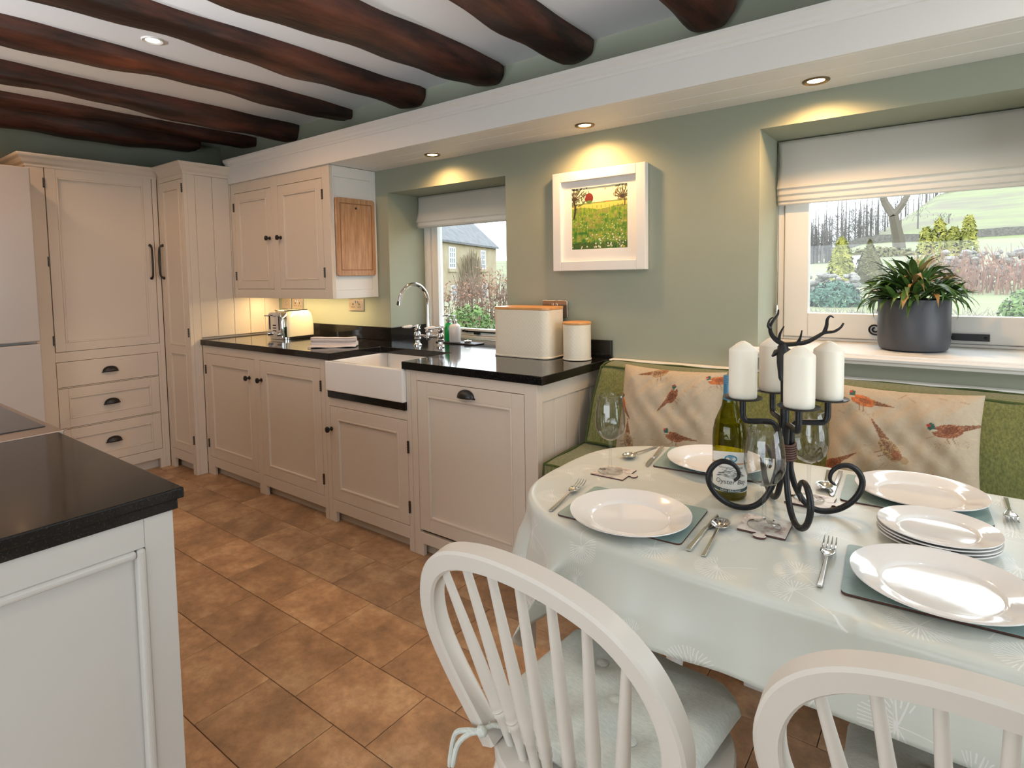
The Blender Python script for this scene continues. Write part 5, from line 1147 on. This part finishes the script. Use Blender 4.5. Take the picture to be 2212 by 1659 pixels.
# climber on the house wall
cl = MB(lambda p: HP(*p))
for k in range(260):
    a = rg.gauss(6.8, 1.6); h = rg.uniform(1.5, 5.6)-.25*abs(a-6.8); pts = [(6.8+(a-6.8)*.15+rg.uniform(-.2, .2), z0h, .1)]
    for q in range(1, 5): pts.append((6.8+(a-6.8)*(q/4)**.8+rg.uniform(-.25, .25), z0h+h*q/4, .12+rg.uniform(0, .2)))
    cl.tube(pts, [.05, .04, .035, .03, .02], 4)
o = cl.build('climber_stems', mat('bare_climber', (.19, .15, .10), .95), t, w=False); o['kind'] = 'stuff'
# recursive bare tree
def bare_tree(rg, h, r0, depth=5):
    tr_, br = MB(), MB()
    def grow(p, d, L_, r, lv):
        m = br if lv < depth-1 else tr_
        mid = p+d*L_*.5+Vector((rg.uniform(-1, 1), rg.uniform(-1, 1), rg.uniform(-.3, .6)))*L_*.10; e = mid+(d+Vector((rg.uniform(-.3, .3), rg.uniform(-.3, .3), rg.uniform(-.1, .25)))).normalized()*L_*.5
        m.tube([p, mid, e], [r, r*.85, r*.68], 6 if lv > 2 else 4)
        if lv == 0: return
        for k in range(2 if lv > depth-2 else 3):
            a = Vector((rg.uniform(-1, 1), rg.uniform(-1, 1), rg.uniform(-.25, .7))).normalized(); nd = (d*.55+a*.85).normalized(); grow(e if k < 2 else mid, nd, L_*rg.uniform(.62, .82), r*rg.uniform(.5, .66), lv-1)
    grow(Vector((0, 0, -.3)), Vector((.02, 0, 1)), h, r0, depth); return tr_, br
a_, b_ = bare_tree(random.Random(4), 3.0, .42, 6); xt, yt = 1.45, 44
plant('bare_tree', 'large bare winter tree with forked trunk on the hillside', 'tree', (xt, yt, ground(xt, yt)-.6), [('trunk', a_, M['bark']), ('branches', b_, M['bark'])])
a_, b_ = bare_tree(random.Random(9), 1.6, .14, 6); xt, yt = -34.5, 52
plant('bare_tree', 'thin bare tree beside the far stone house', 'tree', (xt, yt, ground(xt, yt)), [('trunk', a_, M['bark']), ('branches', b_, M['bark'])])
def cone_shape(rx, h, pw=1.0):
    def f(r):
        u = r.random()**.8; a = r.uniform(0, 2*PI); k = rx*((1-u)**pw)*r.uniform(.82, 1.0)*(1+.12*math.sin(5*a+u*9)); return (k*math.cos(a), k*math.sin(a), h*u), (math.cos(a), math.sin(a), .5)
    return f
xt, yt = 2.30, 11.0; plant('golden_conifer', 'yellow-green conifer left of the cone-shaped hedge', 'conifer', (xt, yt, ground(xt, yt)-.1), [('foliage', foliage(rg, 1500, cone_shape(.30, 1.02, .55), .035), M['gold'])], 'golden conifers in the garden')
xt, yt = 3.93, 13.0; mb = MB()
def col_shape(r):
    k = r.choice((-.34, -.12, .12, .36)); h = {-.34: 1.10, -.12: 1.26, .12: 1.08, .36: 1.30}[k]; p, n_ = cone_shape(.20, h, .35)(r); return (p[0]+k, p[1], p[2]), n_
plant('golden_conifer', 'tall yellow conifer with several upright tips behind the potted plant', 'conifer', (xt, yt, ground(xt, yt)-.05), [('foliage', foliage(rg, 2200, col_shape, .04), M['gold'])], 'golden conifers in the garden')
xt, yt = 2.72, 11.6; mb = foliage(rg, 2200, cone_shape(.42, .92, 1.0), .028); mb.lathe([(.36, 0), (.18, .45), (0, .86)], 20)
plant('cone_topiary', 'brown-green cone-shaped clipped yew in the garden', 'topiary', (xt, yt, ground(xt, yt)-.06), [('foliage', mb, M['yew'])])
xt, yt = 2.78, 6.6; plant('garden_shrub', 'blue-green rounded shrub below the cone-shaped yew', 'shrub', (xt, yt, ground(xt, yt)-.08), [('leaves', foliage(rg, 1600, blob(.34, .3, .42), .026), M['bluegreen'])])
xt, yt = 4.58, 4.6; plant('garden_shrub', 'bright green shrub at the right edge of the plant window', 'shrub', (xt, yt, ground(xt, yt)-.05), [('leaves', foliage(rg, 1200, blob(.24, .2, .46), .020), M['shrub'])])
xt, yt = 3.3, 38; plant('garden_shrub', 'dark low bush at the foot of the bare tree', 'shrub', (xt-2.6, yt, ground(xt-2.6, yt)-.2), [('leaves', foliage(rg, 700, blob(2.0, 1, .8), .12), M['yew'])])
# white board
t = thing('garden_board', 'small white board beside the cone-shaped yew', 'board', (2.42, 12.4, ground(2.42, 12.4))); MB().box(-.13, .13, -.01, .01, .28, .56).build('board_face', M['hwin'], t, w=False); MB().box(-.02, .02, .01, .04, -.1, .5).build('post', M['bark'], t, w=False)
# dry-stone walls
def stones(parent, x0, x1, y, zb, h, rg, n, sz):
    pro = []
    for k in range(5):
        mb = MB().ball((0, 0, 0), (1, .8, .62), 8, 5); mb.v = [(v[0]*rg.uniform(.85, 1.12), v[1]*rg.uniform(.85, 1.12), v[2]*rg.uniform(.85, 1.12)) for v in mb.v]; pro.append(mb)
    first = [None]*5
    for k in range(n):
        i = k % 5; x = rg.uniform(x0, x1); z = rg.random()*h
        if first[i] is None: first[i] = pro[i].build('stone', M['stone'], parent, w=False); o = first[i]
        else: o = first[i].copy(); col.objects.link(o)
        s_ = sz*rg.uniform(.7, 1.3); o.scale = (s_, s_, s_); o.location = (x, y+rg.uniform(-.06, .06), zb+z); o.rotation_euler = (rg.uniform(-.3, .3), rg.uniform(-.4, .4), rg.uniform(0, 3))
t = thing('dry_stone_wall', 'grey dry-stone wall at the bottom left of the plant window', 'stone wall', (2.2, 7.6, ground(2.2, 7.6)-.1)); stones(t, -.9, .75, 0, 0, .46, rg, 220, .062)
t = thing('dry_stone_wall', 'rough dry-stone bank at the right of the plant window', 'stone wall', (5.2, 10.5, ground(5.2, 10.5)-.1)); stones(t, -1.3, 1.6, 0, 0, .66, rg, 290, .075)
st_ = MB()
for k in range(420):
    x = rg.uniform(-1.5, 1.2); y = rg.uniform(-1, .6); h = rg.uniform(.25, .75); st_.tube([(x, y, 0), (x+rg.uniform(-.06, .06), y, h*.6), (x+rg.uniform(-.14, .14), y, h)], [.008, .006, .003], 4)
plant('red_stemmed_bush', 'red-brown thicket of bare stems in front of the stone bank', 'bush', (5.0, 9.3, ground(5, 9.3)-.05), [('stems', st_, M['rustw']), ('leaves', foliage(rg, 700, lambda r: ((r.uniform(-1.5, 1.2), r.uniform(-1, .6), r.random()*.5), None), .022), M['rustw'])])
gr_ = MB()
for k in range(900):
    x = rg.uniform(-.9, .7); y = rg.uniform(-.9, .9); h = rg.uniform(.06, .24); gr_.tube([(x, y, -.05), (x+rg.uniform(-.05, .05), y, h*.6), (x+rg.uniform(-.1, .1), y, h)], [.006, .005, .002], 3)
plant('dead_stalks', 'grey dead border stalks just outside the plant window', 'stalks', (3.6, 4.0, ground(3.6, 4.0)), [('stalks', gr_, mat('grey_dead_stalks', (.25, .215, .185), .9))])
# woodland clumps on the hill
def clump(label, x, y, wx, wy, h, n):
    mb = MB()
    for k in range(n):
        a, b_ = rg.gauss(0, wx*.45), rg.uniform(-wy, wy); z = ground(x+a, y+b_)-ground(x, y); hh = h*rg.uniform(.5, 1.1)*math.exp(-(a/wx)**2); r_ = hh*.30
        mb.tube([(a, b_, z-.2), (a, b_, z+hh)], [.10, .03], 4)
        for q in range(48):
            p = Vector((rg.gauss(0, r_*.6), rg.gauss(0, r_*.6), hh*rg.uniform(.3, 1))); d_ = Vector((rg.uniform(-1, 1), rg.uniform(-1, 1), rg.uniform(.2, 1))).normalized()*hh*.22; s_ = d_.orthogonal().normalized()*.014*h/4
            P = Vector((a, b_, z))+p; mb.add([P-s_, P+d_, P+s_], [(0, 1, 2)])
    plant('woodland', label, 'woodland', (x, y, ground(x, y)), [('trees', mb, M['wood'])])
clump('grey bare woodland on the left hillside above the stone wall', -6.5, 62, 9, 6, 5.5, 90)
clump('dark bare hedgerow left of the bare tree', -2.4, 31, 2.4, 1.5, 2.3, 60)
clump('grey woodland along the top of the hill', -4, 140, 30, 12, 9, 170)
clump('bare woodland high on the right hillside', 34, 100, 12, 12, 9, 120)
t = thing('field_wall', 'long grey field wall crossing the hillside', 'stone wall', (0, 50, ground(0, 50)))
mb = MB(); pts = [(-16+1.2*k, 50+.5*math.sin(k*.4)) for k in range(32)]
for (xa, ya), (xb, yb) in zip(pts, pts[1:]):
    za, zb = ground(xa, ya)-ground(0, 50), ground(xb, yb)-ground(0, 50); mb.add([(xa, ya-50, za-.3), (xb, yb-50, zb-.3), (xb, yb-50, zb+.55), (xa, ya-50, za+.55), (xa, ya-49.6, za-.3), (xb, yb-49.6, zb-.3), (xb, yb-49.6, zb+.55), (xa, ya-49.6, za+.55)], [(0, 1, 2, 3), (4, 5, 6, 7), (3, 2, 6, 7)])
mb.build('wall_stones', M['stone'], t, w=False)
